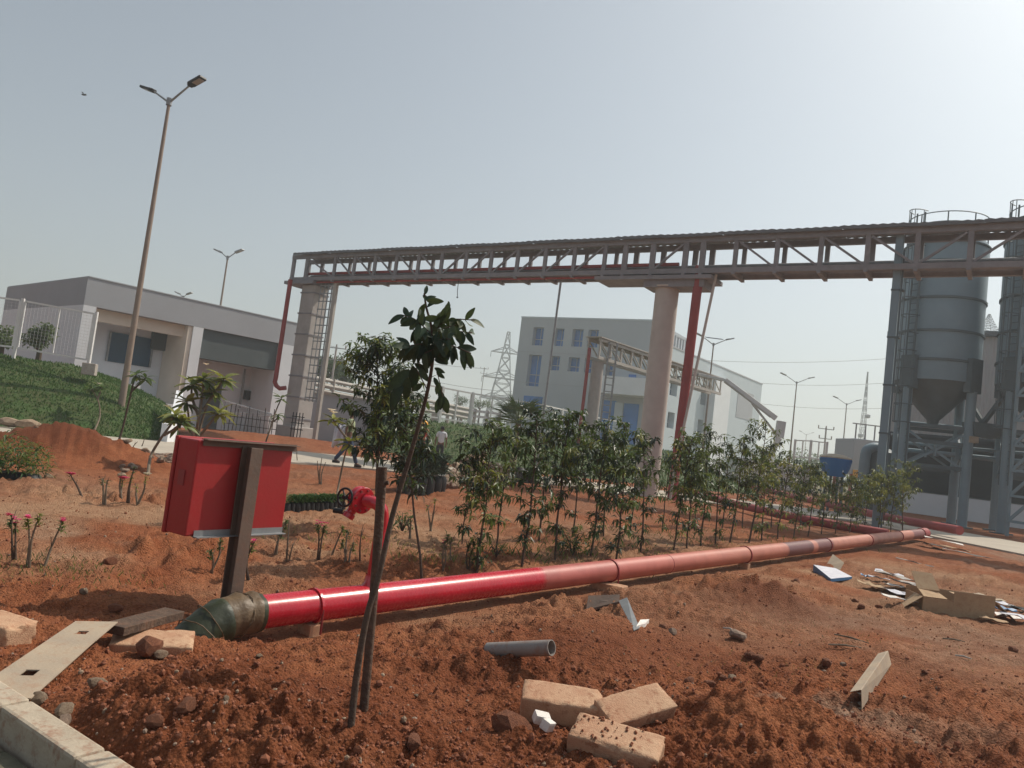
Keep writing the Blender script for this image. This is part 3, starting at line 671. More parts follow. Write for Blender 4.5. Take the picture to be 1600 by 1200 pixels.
# long lower wing
HC = [hole(CA_, Cd, 1097, 602, 1103, 634), hole(CA_, Cd, 1113, 598, 1120, 638), hole(CA_, Cd, 1091, 655, 1097, 678), hole(CA_, Cd, 1105, 658, 1112, 682), hole(CA_, Cd, 1156, 615, 1163, 636), hole(CA_, Cd, 1049, 587, 1057, 620), hole(CA_, Cd, 1044, 643, 1052, 670)]
wall_with_windows(CA_, Cd, Cl, 0, 15.3, HC, M_['lblue'], ob, .8, 'glassd')
Cn = Vector((Cd.y, -Cd.x, 0)); Q3 = CB_ - Cn * 14; Q4 = CA_ - Cn * 14
s = MB()
for a, b_ in ((CB_, Q3), (Q3, Q4), (Q4, CA_)): s.quad(a, b_, b_ + Vector((0, 0, 15.3)), a + Vector((0, 0, 15.3)))
s.build('side_wall', M_['lgrey'], ob)
s = MB(); z = Vector((0, 0, 15.3)); s.quad(CA_ + z, CB_ + z, Q3 + z, Q4 + z); s.build('roof', M_['lgrey'], ob)
s = MB(); wbox(s, CA_, Cd, 0, Cl + .1, -.2, .06, 15.3, 15.5); s.build('coping', M_['wgrey'], ob)
s = MB(); wbox(s, CA_, Cd, Cl * .36, Cl * .52, .01, 1.3, 0, 13.4); s.build('stair_projection', M_['white'], ob)
h2 = hole(CA_, Cd, 1140, 600, 1178, 636); s = MB(); wbox(s, CA_, Cd, Cl * .70, Cl * .90, .01, .05, 9, 13.2); s.build('shade_panel', M_['wgrey'], ob)
s = MB()
for k in range(6): wbox(s, CA_, Cd, Cl * .1 + k * .9, Cl * .1 + k * .9 + .12, -1.2, -1.0, 15.3, 17.2)
wbox(s, CA_, Cd, Cl * .1, Cl * .1 + 4.7, -1.2, -1.0, 17.2, 17.35); s.build('roof_frame', M_['wgrey'], ob)

# warehouse behind the silos
WA, WB = Vector((D(1394, 519, 46.5).x, 46.5, 0)), Vector((35, 35.5, 0)); Wd = (WB - WA).normalized(); Wl = (WB - WA).length
wh = thing('warehouse', WA, 'tall corrugated grey warehouse with dark louvred lower wall behind the silos', 'building')
s = MB(); x = 0; n_ = Vector((Wd.y, -Wd.x, 0))
while x < Wl:
    face_quad(s, WA, Wd, x, x + .16, 4.6, 10.45, 0); P = Vector((WA.x, WA.y, 0))
    a = P + Wd * (x + .16); b_ = P + Wd * (x + .2) + n_ * .05; c = P + Wd * (x + .28) + n_ * .05; d = P + Wd * (x + .32)
    for p, q in ((a, b_), (b_, c), (c, d)): s.quad(p + Vector((0, 0, 4.6)), q + Vector((0, 0, 4.6)), q + Vector((0, 0, 10.45)), p + Vector((0, 0, 10.45)))
    x += .32
s.build('corrugated_wall', M_['corr'], wh)
s = MB(); wbox(s, WA, Wd, 0, Wl, -9, -.02, -.1, 10.4); s.build('body', M_['corr'], wh)
s = MB(); wbox(s, WA, Wd, -.2, Wl, -9.2, .25, 10.45, 10.75); s.build('eaves_trim', M_['silod'], wh)
s = MB(); wbox(s, WA, Wd, -.1, Wl, -.01, .5, -.1, 1.25); s.build('plinth', M_['white'], wh)
for k in range(21):
    s = MB(); z = 1.3 + k * .16; P = Vector((WA.x, WA.y, 0)); a, b_ = P + n_ * .2, P + n_ * .06
    for q in (0,):
        s.quad(a + Vector((0, 0, z)), a + Wd * Wl + Vector((0, 0, z)), b_ + Wd * Wl + Vector((0, 0, z + .17)), b_ + Vector((0, 0, z + .17)))
    s.build('louvre', M_['louver'], wh)
for k in range(5):
    s = MB(); wbox(s, WA, Wd, k * 4.2, k * 4.2 + .25, .02, .35, 1.25, 4.7); s.build('column', M_['silod'], wh)

# ------------------------------------------------------------ pipe bridge
GU = Vector((.835, -.55, 0)).normalized(); GN = Vector((-.55, -.835, 0)).normalized(); GP = Vector((5.43, 28.1, 0))
def gp(s_, n_, z): return GP + GU * s_ + GN * n_ + Vector((0, 0, z))
pb = thing('pipe_bridge', (GP.x, GP.y, 0), 'long covered steel truss pipe bridge spanning from left pillar to silos', 'pipe bridge')
S0, S1 = -20.4, 15.5; ZB, ZT = 8.10, 9.36
for n_ in (.5, -.5):
    for z, hh in ((ZB + .09, .18), (ZT - .02, .2)):
        s = MB(); s.bar(gp(S0, n_, z), gp(S1, n_, z), .14, hh); s.build('chord', M_['truss'], pb)
vs = [-20.3, -19.3] + [-17.31 + 1.335 * k for k in range(12)] + [-1.77, -.65, .62, 1.26] + [2.44 + 1.41 * k for k in range(10)]
for i, v in enumerate(vs):
    for n_ in (.5, -.5):
        s = MB(); wd = .2 if v in (-1.77, -.65, .62, 1.26, -20.3, -19.3) else .15
        s.bar(gp(v, n_, ZB + .18), gp(v, n_, ZT - .12), wd, .10, up=GN); s.build('vertical_post', M_['truss'], pb)
    if i % 1 == 0:
        s = MB(); s.bar(gp(v, .43, ZB + .06), gp(v, -.43, ZB + .06), .1, .1); s.build('cross_beam', M_['truss'], pb)
        s = MB(); s.bar(gp(v, .62, ZB - .04), gp(v, -.62, ZB - .04), .12, .08); s.build('bracket', M_['truss'], pb)
for i in range(len(vs) - 1):
    a, b_ = vs[i], vs[i + 1]
    if b_ - a < 1.25: continue
    for n_ in (.5,):
        za, zb_ = (ZT - .15, ZB + .2) if (a < -11 or a > 0) and a < 8 else (ZB + .2, ZT - .15)
        s = MB(); s.bar(gp(a + .1, n_, za), gp(b_ - .1, n_, zb_), .07, .07); s.build('diagonal_brace', M_['truss'], pb)
# cover of corrugated sheets
s0 = S0 + .2; k = 0
while s0 < S1:
    s1 = min(s0 + 2.0, S1); s = MB(); n = 14
    for j in range(n):
        a = s0 + (s1 - s0) * j / n; b_ = s0 + (s1 - s0) * (j + 1) / n; za = .03 * (j % 2); zb_ = .03 * ((j + 1) % 2)
        zz = ZT + .14 + .015 * (k % 2)
        s.quad(gp(a, .72, zz + za), gp(b_, .72, zz + zb_), gp(b_, 0, zz + .10 + zb_), gp(a, 0, zz + .10 + za))
        s.quad(gp(a, 0, zz + .10 + za), gp(b_, 0, zz + .10 + zb_), gp(b_, -.72, zz + zb_), gp(a, -.72, zz + za))
        s.quad(gp(a, .72, zz + za), gp(b_, .72, zz + zb_), gp(b_, .72, zz - .10), gp(a, .72, zz - .10))
    s.build('cover_sheet', M_['roofs'], pb); s0 = s1; k += 1
s = MB(); s.bar(gp(S0, 0, ZB + .18), gp(S1, 0, ZB + .18), .8, .04); s.build('walkway', M_['truss'], pb)
for n_, z, r_, m, a, b_ in ((.25, ZB + .42, .07, 'redfar', -19.5, .3), (.0, ZB + .36, .05, 'galv', -19.5, 15), (-.25, ZB + .42, .08, 'truss', -19.5, 15), (.42, ZB - .06, .05, 'redfar', -19, -2)):
    s = MB(); s.tube([gp(a, n_, z), gp(b_, n_, z)], r_, 8); s.build('service_pipe', M_[m], pb, smooth=True)
# hung cable end
s = MB(); p = D(717, 436, 33); s.tube([p, p - Vector((0, 0, .5)), p + Vector((.03, 0, -.75))], .015, 5); s.lathe(p + Vector((.03, 0, -.8)), [(0, -.05), (.05, 0), (0, .05)], 6); s.build('hanging_cable', M_['black'], pb)
s = MB(); s.bar(gp(-2.9, 0, ZB - .14), gp(1.7, 0, ZB - .14), 1.3, .14); s.bar(gp(-.9, 0, ZB - .34), gp(1.4, 0, ZB - .34), 1.0, .26); s.build('bearing_plate', M_['truss'], pb)
s = MB(); s.bar(gp(-20.6, 0, ZB - .1), gp(-18.5, 0, ZB - .1), 1.4, .16); s.build('bearing_plate', M_['truss'], pb)
# round cream pillar
pc = GP + GU * -.15
s = MB(); s.lathe((pc.x, pc.y, 0), [(.43, -.3), (.43, 7.6), (.43, 7.62), (.55, 7.66), (.55, 7.72), (0, 7.72)], 32)
pl_ = s.build('concrete_pillar', M_['conc_pink'], smooth=True, loc=(pc.x, pc.y, 0)); tag(pl_, 'round cream concrete pillar carrying the middle of the pipe bridge', 'pillar')
# left pillar with straps, cable ladder
p1 = gp(-19.0, 0, 0)
lp = thing('concrete_pillar', p1, 'grey banded concrete pillar carrying the left end of the pipe bridge', 'pillar')
s = MB(); s.box(p1 + Vector((0, 0, 3.75)), (.95, .95, 8.3), rotz(-.58)); s.build('shaft', M_['conc_gray'], lp, bevel=.04)
for k in range(7):
    s = MB(); s.box(p1 + Vector((0, 0, 1.2 + k * 1.05)), (1.01, 1.01, .07), rotz(-.58)); s.box(p1 + Vector((0, 0, 1.2 + k * 1.05)) - GU * .62, (.35, .06, .05), rotz(-.58)); s.build('strap', M_['truss'], lp)
s = MB(); s.box(p1 + Vector((0, 0, .35)), (1.35, 1.35, .9), rotz(-.58)); s.build('footing', M_['conc_gray'], lp, bevel=.03)
cl = thing('cable_ladder', gp(-17.9, .2, 0), 'steel cable ladder rising beside the left concrete pillar', 'ladder')
for a in (-18.3, -18.0, -17.75, -17.5):
    s = MB(); s.tube([gp(a, .3, 2.1), gp(a, .3, ZB - .1)], .035 if a > -17.9 else .025, 6); s.build('rail', M_['galv'], cl)
s = MB(); s.bar(gp(-17.25, .3, -.1), gp(-17.25, .3, ZB - .1), .22, .14, up=GN); s.build('rail', M_['trussp'], cl)
for k in range(15):
    s = MB(); s.bar(gp(-18.35, .3, 2.3 + k * .4), gp(-17.3, .3, 2.3 + k * .4), .03, .05); s.build('rung', M_['galv'], cl)
# red drop pipes
def drop(name, pts, r_, m, label, cat='pipe', n=12, group=None):
    s = MB(); s.tube(bez(pts, 6) if len(pts) > 2 else pts, r_, n); o = s.build(name, m, smooth=True, loc=pts[-1]); return tag(o, label, cat, group)
a = D(454, 437, 38.2); b_ = D(431, 590, 38.2); c = D(432, 603, 38.2); d = D(447, 606, 38.2)
s = MB(); s.tube([a, b_, D(429.5, 597, 38.2), c, D(437, 607, 38.2), d], .11, 10)
tag(s.build('drop_pipe', M_['redfar'], smooth=True, loc=d), 'thin dark red pipe dropping in front of the left pillar and bending to it', 'pipe')
q = gp(1.15, .35, 0); top = Vector((q.x, q.y, ZB + .3)); drop('drop_pipe', [top, Vector((q.x - .15, q.y, -.1))], .17, M_['redfar'], 'thick red vertical pipe right of the round cream pillar')
q = gp(1.75, .3, 0); s = MB()
s.tube([Vector((q.x, q.y, ZB)), Vector((q.x - .75, q.y, 1)), Vector((q.x - .8, q.y, -.1))], .05, 8); tag(s.build('drop_pipe', M_['conc_pink'], smooth=True, loc=(q.x, q.y, 0)), 'thin cream pipe slanting down beside the thick red pipe', 'pipe')
a = D(877, 434, 30.5); drop('drop_pipe', [a, Vector((a.x - .1, a.y, -.05))], .045, M_['galv'], 'very thin grey pipe falling from the bridge in front of the office block')
# steel trestle at the right
q = gp(7.55, .25, 0)
ts = thing('trestle', q, 'tall blue-grey steel column under the bridge left of the first silo', 'column')
s = MB(); s.bar(q + Vector((0, 0, -.2)), q + Vector((0, 0, ZT)), .23, .23, up=GN); s.build('column', M_['silo'], ts, bevel=.02)
s = MB(); s.tube([q + GU * .16 + GN * .1 + Vector((0, 0, -.2)), q + GU * .16 + GN * .1 + Vector((0, 0, ZT - .6))], .03, 8); s.build('conduit', M_['silod'], ts)
for k in range(5):
    s = MB(); s.box(q + GU * .05 + Vector((0, 0, 1.5 + k * 1.5)), (.36, .27, .05), rotz(-.58)); s.build('clamp', M_['silod'], ts)

# second, smaller pipe bridge in front of the office block
HA, HB_ = Vector((4.93, 45, 0)), Vector((15.37, 58, 0)); Hd = (HB_ - HA).normalized(); Hn = Vector((Hd.y, -Hd.x, 0)); HL = (HB_ - HA).length
hb = thing('pipe_bridge', HA, 'smaller pale truss pipe bridge receding in front of the office block', 'pipe bridge')
def hp(s_, n_, z): return HA + Hd * s_ + Hn * n_ + Vector((0, 0, z))
for n_ in (.4, -.4):
    for z in (6.75, 7.8):
        s = MB(); s.bar(hp(-.8, n_, z), hp(HL, n_, z), .12, .18); s.build('chord', M_['trussp'], hb)
    nV = 15
    for k in range(nV):
        s_ = -.7 + k * (HL + .6) / (nV - 1); s = MB(); s.bar(hp(s_, n_, 6.84), hp(s_, n_, 7.71), .1, .08, up=Hn); s.build('vertical_post', M_['trussp'], hb)
        if k < nV - 1:
            s = MB(); s2 = s_ + (HL + .6) / (nV - 1); s.bar(hp(s_, n_, 7.7), hp(s2, n_, 6.86), .06, .06); s.build('diagonal_brace', M_['trussp'], hb)
s = MB(); s.bar(hp(-.9, 0, 7.93), hp(HL, 0, 7.93), 1.1, .06); s.build('cover_sheet', M_['trussp'], hb)
q = D(932, 600, 45); s = MB(); s.lathe((q.x - .05, q.y, 0), [(.36, -.2), (.36, 6.6), (0, 6.6)], 20); tag(s.build('concrete_pillar', M_['conc_gray'], smooth=True, loc=(q.x, q.y, 0)), 'grey pillar under the near end of the smaller pipe bridge', 'pillar')
q2 = D(951, 600, 44.8); l2 = thing('cable_ladder', q2, 'tall dark cable ladder beside the smaller pipe bridge pillar', 'ladder')
for dx in (-.22, .25):
    s = MB(); s.bar(Vector((q2.x + dx, q2.y, 0)), Vector((q2.x + dx, q2.y, 7.8)), .12, .1); s.build('rail', M_['galv'], l2)
for k in range(18):
    s = MB(); s.bar(Vector((q2.x - .2, q2.y, .5 + k * .4)), Vector((q2.x + .22, q2.y, .5 + k * .4)), .05, .05); s.build('rung', M_['galv'], l2)
q = D(921, 560, 44.6); drop('drop_pipe', [Vector((q.x - .05, q.y, 7.3)), Vector((q.x - .1, q.y, 0))], .1, M_['redfar'], 'narrow red pipe left of the smaller pipe bridge pillar')

# ------------------------------------------------------------ silos
def ring(mb, c, r_, z, h_=.12, t=.07, n=40):
    mb.lathe((c.x, c.y, z), [(r_, 0), (r_ + t, 0), (r_ + t, h_), (r_, h_)], n)
def silo(c, label, rr=1.75, dz=0.):
    t = thing('silo', (c.x, c.y, 0), label, 'silo', 'steel silos')
    s = MB(); s.lathe((c.x, c.y, 0), [(rr, 6.3 + dz), (rr, 12.55 + dz), (rr - .12, 12.8 + dz), (.3, 13.25 + dz), (0, 13.25 + dz)], 56); s.build('shell', M_['silo'], t, smooth=True)
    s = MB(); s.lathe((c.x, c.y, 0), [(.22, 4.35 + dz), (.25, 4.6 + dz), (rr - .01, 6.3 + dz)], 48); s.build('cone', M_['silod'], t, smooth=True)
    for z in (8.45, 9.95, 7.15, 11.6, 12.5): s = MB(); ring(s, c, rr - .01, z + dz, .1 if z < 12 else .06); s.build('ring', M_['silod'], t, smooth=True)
    base = math.atan2(-c.y, -c.x)
    L = []
    for k in range(4):
        a = base + R(45 + 90 * k) + R(8); p = Vector((c.x + (rr + .02) * math.cos(a), c.y + (rr + .02) * math.sin(a), 0)); L.append(p)
        s = MB(); s.tube([p + Vector((0, 0, -.3)), p + Vector((0, 0, 5.9 + dz))], .2, 14); s.build('leg', M_['silo'], t, smooth=True)
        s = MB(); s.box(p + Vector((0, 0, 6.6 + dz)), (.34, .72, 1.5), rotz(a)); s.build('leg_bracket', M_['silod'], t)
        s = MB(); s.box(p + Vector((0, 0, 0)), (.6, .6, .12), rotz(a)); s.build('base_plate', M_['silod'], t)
    for k in range(4):
        p, q = L[k], L[(k + 1) % 4]
        for z in (4.25, 3.55, 2.5) if k in (0, 3) else (4.25, 2.4):
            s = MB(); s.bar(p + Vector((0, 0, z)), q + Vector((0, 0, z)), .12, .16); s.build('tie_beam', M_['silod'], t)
        m = (p + q) / 2 + Vector((0, 0, 3.2))
        for a, z in ((p, 4.1), (q, 4.1), (p, 2.4), (q, 2.4)):
            s = MB(); s.bar(a + Vector((0, 0, z)), m, .09, .09); s.build('diagonal_brace', M_['silo'], t)
        s = MB(); s.bar(m - Vector((0, 0, .25)), m + Vector((0, 0, .25)), .5, .05, up=(q - p).normalized()); s.build('gusset_plate', M_['silo'], t)
    # ladder with cage on the left face
    a0 = base - R(36); d = Vector((math.cos(a0), math.sin(a0), 0)); tn = Vector((-d.y, d.x, 0)); c0 = Vector((c.x, c.y, 0)) + d * (rr + .13)
    ld = MB()
    for k in (-.2, .2): ld.bar(c0 + tn * k + Vector((0, 0, 2 + dz)), c0 + tn * k + Vector((0, 0, 13.9 + dz)), .05, .05, up=d)
    ld = ld.build('ladder', M_['silod'], t); 
    for k in range(38): ru = MB(); ru.bar(c0 - tn * .2 + Vector((0, 0, 2.2 + k * .3 + dz)), c0 + tn * .2 + Vector((0, 0, 2.2 + k * .3 + dz)), .03, .03); ru.build('rung', M_['silod'], ld)
    cg = MB()
    for k in range(13):
        z = 4.3 + k * .8 + dz; cg.tube([c0 + d * (.02 + .38 * math.sin(math.pi * j / 8)) * 1.6 + tn * (.36 * math.cos(math.pi * j / 8)) + Vector((0, 0, z)) for j in range(9)], .022, 4)
    for j in (1, 3, 4, 5, 7): 
        p = c0 + d * (.02 + .38 * math.sin(math.pi * j / 8)) * 1.6 + tn * (.36 * math.cos(math.pi * j / 8)); cg.bar(p + Vector((0, 0, 4.3 + dz)), p + Vector((0, 0, 13.9 + dz)), .03, .02)
    cg.build('ladder_cage', M_['silod'], ld)
    # railing round the top
    rl = MB(); n = 36
    for z in (13.45, 13.9): rl.tube([Vector((c.x + (rr - .1) * math.cos(6.2832 * j / n), c.y + (rr - .1) * math.sin(6.2832 * j / n), z + dz)) for j in range(n + 1)], .025, 5)
    for j in range(0, n, 4): p = Vector((c.x + (rr - .1) * math.cos(6.2832 * j / n), c.y + (rr - .1) * math.sin(6.2832 * j / n), 0)); rl.bar(p + Vector((0, 0, 12.7 + dz)), p + Vector((0, 0, 13.9 + dz)), .04, .04)
    rl.build('railing', M_['silod'], t)
    return t, L
c1 = D(1470, 500, 35); c2 = D(1637, 500, 32.3)
_, LS1 = silo(c1, 'blue-grey steel silo with conical hopper, wholly in view between column and stair')
_, LS2 = silo(c2, 'blue-grey steel silo cut by the right edge of the photo')
# V hanger between the silos with grey box
vh = thing('feed_hopper', D(1537, 668, 33.5), 'dark feed hopper hung on two slanting arms between the silos', 'hopper')
m = D(1536, 662, 33.5)
for p in (D(1512, 622, 34.2), D(1566, 622, 32.6)):
    s = MB(); s.bar(p, m, .16, .16); s.build('arm', M_['silod'], vh)
s = MB(); s.box(m - Vector((0, 0, .3)), (1.1, .8, .6), taper=1.2); s.build('hopper_body', M_['silod'], vh)
q = D(1519, 687, 33.3); s = MB(); s.box(q, (.4, .3, .28)); s.box(q + Vector((0, -.16, 0)), (.3, .04, .18)); tag(s.build('junction_box', M_['cream'], loc=q), 'small pale junction box under the feed hopper', 'box')
# horizontal pipes across the silo frames
for i, (y0, y1, r_, lab) in enumerate(((660, 672, .09, 'upper'), (692, 702, .07, 'middle'), (703, 716, .11, 'lower'))):
    a, b_ = D(1415, y0, 37), D(1620, y1 + 8, 32.5); s = MB(); s.tube([a, b_], r_, 8)
    tag(s.build('service_pipe', M_['silo'], smooth=True, loc=a), '%s of the three grey pipes crossing behind the silo legs' % lab, 'pipe')
# stair tower at the right edge
st_ = thing('stair_tower', D(1590, 780, 30.5), 'open grey steel stair tower at the right edge beside the second silo', 'stair')
a, b_ = D(1583, 700, 30.6), D(1622, 700, 29.8)
for p in (a, b_, a + Vector((.6, 1.2, 0)), b_ + Vector((.6, 1.2, 0))):
    s = MB(); s.bar(Vector((p.x, p.y, -.1)), Vector((p.x, p.y, 9.2)), .1, .1); s.build('post', M_['silo'], st_)
for k in range(9):
    z = .6 + k * 1.0; s = MB(); s.bar(Vector((a.x, a.y, z)), Vector((b_.x, b_.y, z)), .1, .1); s.build('landing', M_['silo'], st_)
    s = MB(); s.bar(Vector((a.x, a.y, z)), Vector((b_.x, b_.y, z + 1.0)), .06, .12); s.build('stringer', M_['silo'], st_)
# low machinery left of the silos
mc = thing('dust_collector', D(1365, 740, 38), 'dark steel drum and bent duct standing left of the silos', 'machine')
q = D(1372, 715, 38); s = MB(); s.lathe((q.x, q.y, 0), [(.8, -.1), (.8, 3.0), (.5, 3.2), (0, 3.2)], 24); s.build('drum', M_['silod'], mc, smooth=True)
q = D(1353, 700, 37.5); s = MB(); s.tube(bez([Vector((q.x, q.y, 0)), Vector((q.x, q.y, 2.6)), Vector((q.x + .2, q.y, 3.1)), Vector((q.x + .8, q.y, 3.2))], 6), .25, 12); s.build('duct', M_['silo'], mc, smooth=True)
bt = thing('batching_plant', D(1345, 720, 62), 'distant blue-grey batching plant with roof railing and yellow parts', 'building')
a = D(1322, 662, 62); s = MB(); s.box((a.x + 2.2, a.y, 3.4), (4.4, 3.5, 2.8)); s.build('cabin', M_['lgrey'], bt, bevel=.05)
for dx in (.1, 4.2):
    for dy in (-1.5, 1.5): s = MB(); s.bar(Vector((a.x + dx, a.y + dy, -.1)), Vector((a.x + dx, a.y + dy, 2.0)), .2, .2); s.build('leg', M_['redfar'], bt)
for k in range(6): s = MB(); s.bar(Vector((a.x + .3 + k * .75, a.y - 1.2, 4.8)), Vector((a.x + .3 + k * .75, a.y - 1.2, 6 + (k > 2) * 2)), .08, .08); s.build('mast', M_['truss'], bt)
s = MB(); s.bar(Vector((a.x, a.y - 1.2, 6)), Vector((a.x + 4.4, a.y - 1.2, 6)), .08, .08); s.bar(Vector((a.x + 2.2, a.y - 1.2, 8)), Vector((a.x + 4.4, a.y - 1.2, 8)), .08, .08); s.build('railing', M_['truss'], bt)
s = MB(); s.box((a.x + .6, a.y - 2.2, 1.9), (1.1, .8, .9)); s.build('motor_housing', M_['yel'], bt, bevel=.05)
s = MB(); s.bar(Vector((a.x + 3.2, a.y - 2, 3.6)), Vector((a.x + 5.4, a.y - 2, 2.9)), .8, .2); s.build('chute', M_['trussp'], bt)
# blue tank
q = D(1305, 728, 33); bk = thing('water_tank', (q.x, q.y, 0), 'blue tub-shaped tank with sand-coloured lid above the hedge', 'tank')
s = MB(); s.lathe((q.x, q.y, q.z), [(0, -.45), (.42, -.45), (.58, -.1), (.66, .28), (.62, .33)], 28); s.build('tub', M_['bluetank'], bk, smooth=True)
s = MB(); s.lathe((q.x, q.y, q.z), [(.64, .32), (.64, .37), (.3, .5), (0, .52)], 28); s.build('lid', M_['cream'], bk, smooth=True)
s = MB()
for a in range(4): s.bar(Vector((q.x + .4 * math.cos(a * 1.571), q.y + .4 * math.sin(a * 1.571), -.05)), Vector((q.x + .35 * math.cos(a * 1.571), q.y + .35 * math.sin(a * 1.571), q.z - .45)), .08, .08)
s.build('stand', M_['silod'], bk)
# white boom of a concrete pump in front of the office block
bp_ = [D(1052, 590, 54), D(1092, 585, 53), D(1133, 594, 52), D(1213, 654, 51), D(1221, 658, 51), D(1217, 684, 51), D(1207, 704, 51), D(1200, 735, 51)]
pm = thing('concrete_pump_boom', (bp_[-1].x, bp_[-1].y, 0), 'white folding boom of a concrete pump beside the office block', 'boom')
for i, wd in ((1, .25), (2, .45), (4, .7), (5, .45), (6, .5)):
    s = MB(); s.bar(bp_[i], bp_[i + 1], wd * .5, wd * .8); s.build('boom_section', M_['whitem'], pm, bevel=.03)
s = MB(); s.bar(D(1132, 596, 51.8), D(1204, 652, 50.8), .1, .1); s.bar(D(1175, 630, 50.8), D(1214, 680, 50.8), .12, .12); s.build('delivery_pipe', M_['trussp'], pm)
s = MB(); s.tube([bp_[0], bp_[1], bp_[2]], .06, 6); s.build('end_hose', M_['truss'], pm)
s = MB(); s.box((bp_[-1].x, bp_[-1].y, 1.3), (5, 2.3, 1.6)); s.box((bp_[-1].x, bp_[-1].y, .45), (5.4, 2.4, .3)); s.build('truck_bed', M_['whitem'], pm, bevel=.08)

# ------------------------------------------------------------ fences
def fence_run(pts, h_, label, name='mesh_fence', mesh_step=.18, tw=.06, gap=.08):
    t = thing(name, pts[0], label, 'fence')
    for i in range(len(pts) - 1):
        a, b_ = Vector(pts[i]), Vector(pts[i + 1]); d = (b_ - a); L = d.length; d.normalize(); dh = Vector((d.x, d.y, 0)); a2, b2 = a + d * gap, b_ - d * gap
        Z = Vector((0, 0, 1))
        s = MB(); s.bar(a - Z * .3, a + Z * (h_ + .08), tw * 1.5, tw * 1.5, up=dh); s.build('fence_post', M_['whitem'], t)
        s = MB()
        s.bar(a2 + Z * .12, b2 + Z * .12, tw, tw); s.bar(a2 + Z * h_, b2 + Z * h_, tw, tw)
        s.bar(a2 + Z * (.12 + tw / 2), a2 + Z * (h_ - tw / 2), tw, tw, up=dh); s.bar(b2 + Z * (.12 + tw / 2), b2 + Z * (h_ - tw / 2), tw, tw, up=dh); m = (a2 + b2) / 2; s.bar(m + Z * (.12 + tw / 2), m + Z * (h_ - tw / 2), tw * .8, tw * .8, up=dh)
        f = s.build('panel_frame', M_['whitem'], t)
        s = MB(); n = int((L - 2 * gap) / mesh_step)
        for k in range(1, n): p = a2 + (b2 - a2) * k / n; s.bar(p + Z * .14, p + Z * (h_ - .02), .004, .004, up=dh)
        n = int(h_ / mesh_step)
        for k in range(1, n): s.bar(a2 + Z * (.12 + (h_ - .12) * k / n), b2 + Z * (.12 + (h_ - .12) * k / n), .004, .004)
        s.build('wire_mesh', M_['whitem'], f, stuff=True)
    s = MB(); a = Vector(pts[-1]); s.bar(a - Vector((0, 0, .3)), a + Vector((0, 0, h_ + .08)), tw * 1.5, tw * 1.5); s.build('fence_post', M_['whitem'], t)
def fb(x, y, Y, h_): p = D(x, y, Y); p.z -= h_; return p
fence_run([fb(-175, 446, 24.3, 1.72), fb(-60, 457, 25.2, 1.72), fb(36, 470, 26, 1.72), fb(151, 491, 26.3, 1.72)], 1.72, 'white framed mesh fence on top of the left grass bank', mesh_step=.11)
# small rusty base blocks under it
p = D(140, 577, 26.3); s = MB(); s.box(p, (.42, .42, .4), rotz(.3)); tag(s.build('fence_footing', M_['conc'], loc=p, bevel=.02), 'concrete footing block under the right end of the white fence', 'block')
fp = [fb(*q, 1.8) for q in ((646, 598, 41), (692, 606, 42.5), (739, 615, 44), (800, 625, 45.6), (849, 633, 47), (879, 640, 50.5), (920, 650, 54), (983, 662, 60))]
fence_run(fp, 1.8, 'white framed fence on the far bank below the office block', mesh_step=.22, tw=.08)
fence_run([D(1240, 716, 60), D(1265, 718, 58), D(1290, 722, 56)], 1.4, 'short stretch of white fence far behind the hedge near the blue tank', mesh_step=.25, tw=.08)
# white ramp railing and black reinforcement bars by the left building
rl = thing('ramp_railing', D(380, 650, 38), 'white handrail of the ramp in front of the low building', 'railing')
a, b_, c = D(352, 627, 39), D(425, 647, 36.5), D(352, 645, 39)
for p, q in ((a, b_), (c, b_), (c - Vector((0, 0, .12)), D(424, 650, 36.5))): s = MB(); s.tube([p, q], .035, 6); s.build('handrail', M_['whitem'], rl)
for k in range(5): p = a.lerp(b_, k / 4); s = MB(); s.tube([p, Vector((p.x, p.y, 0))], .02, 5); s.build('post', M_['galv'], rl)
rb = thing('rebar_grid', D(390, 665, 35.5), 'black reinforcement bars standing in the soil before the ramp', 'rebar')
a, b_ = D(352, 660, 36.5), D(432, 668, 35)
for k in range(14):
    p = a.lerp(b_, k / 13); s = MB(); s.bar(Vector((p.x, p.y, .1)), Vector((p.x + rnd(-.05, .05), p.y, 1.25 + rnd(-.2, .3))), .03, .03); s.build('bar', M_['blackiron'], rb)
for z in (.6, .95): s = MB(); s.bar(Vector((a.x, a.y, z)), Vector((b_.x, b_.y, z)), .03, .03); s.build('bar', M_['blackiron'], rb)
rb = thing('rebar_grid', D(463, 665, 36.5), 'small black rebar cage beside the foot of the left pillar', 'rebar')
for k in range(4): p = D(456 + k * 5, 665, 36.4); s = MB(); s.bar(Vector((p.x, p.y, .1)), Vector((p.x, p.y, 1.5)), .04, .04); s.build('bar', M_['blackiron'], rb)
for z in (.7, 1.0, 1.3): a = D(454, 665, 36.4); s = MB(); s.bar(Vector((a.x, a.y, z)), Vector((a.x + .6, a.y, z)), .04, .04); s.build('bar', M_['blackiron'], rb)
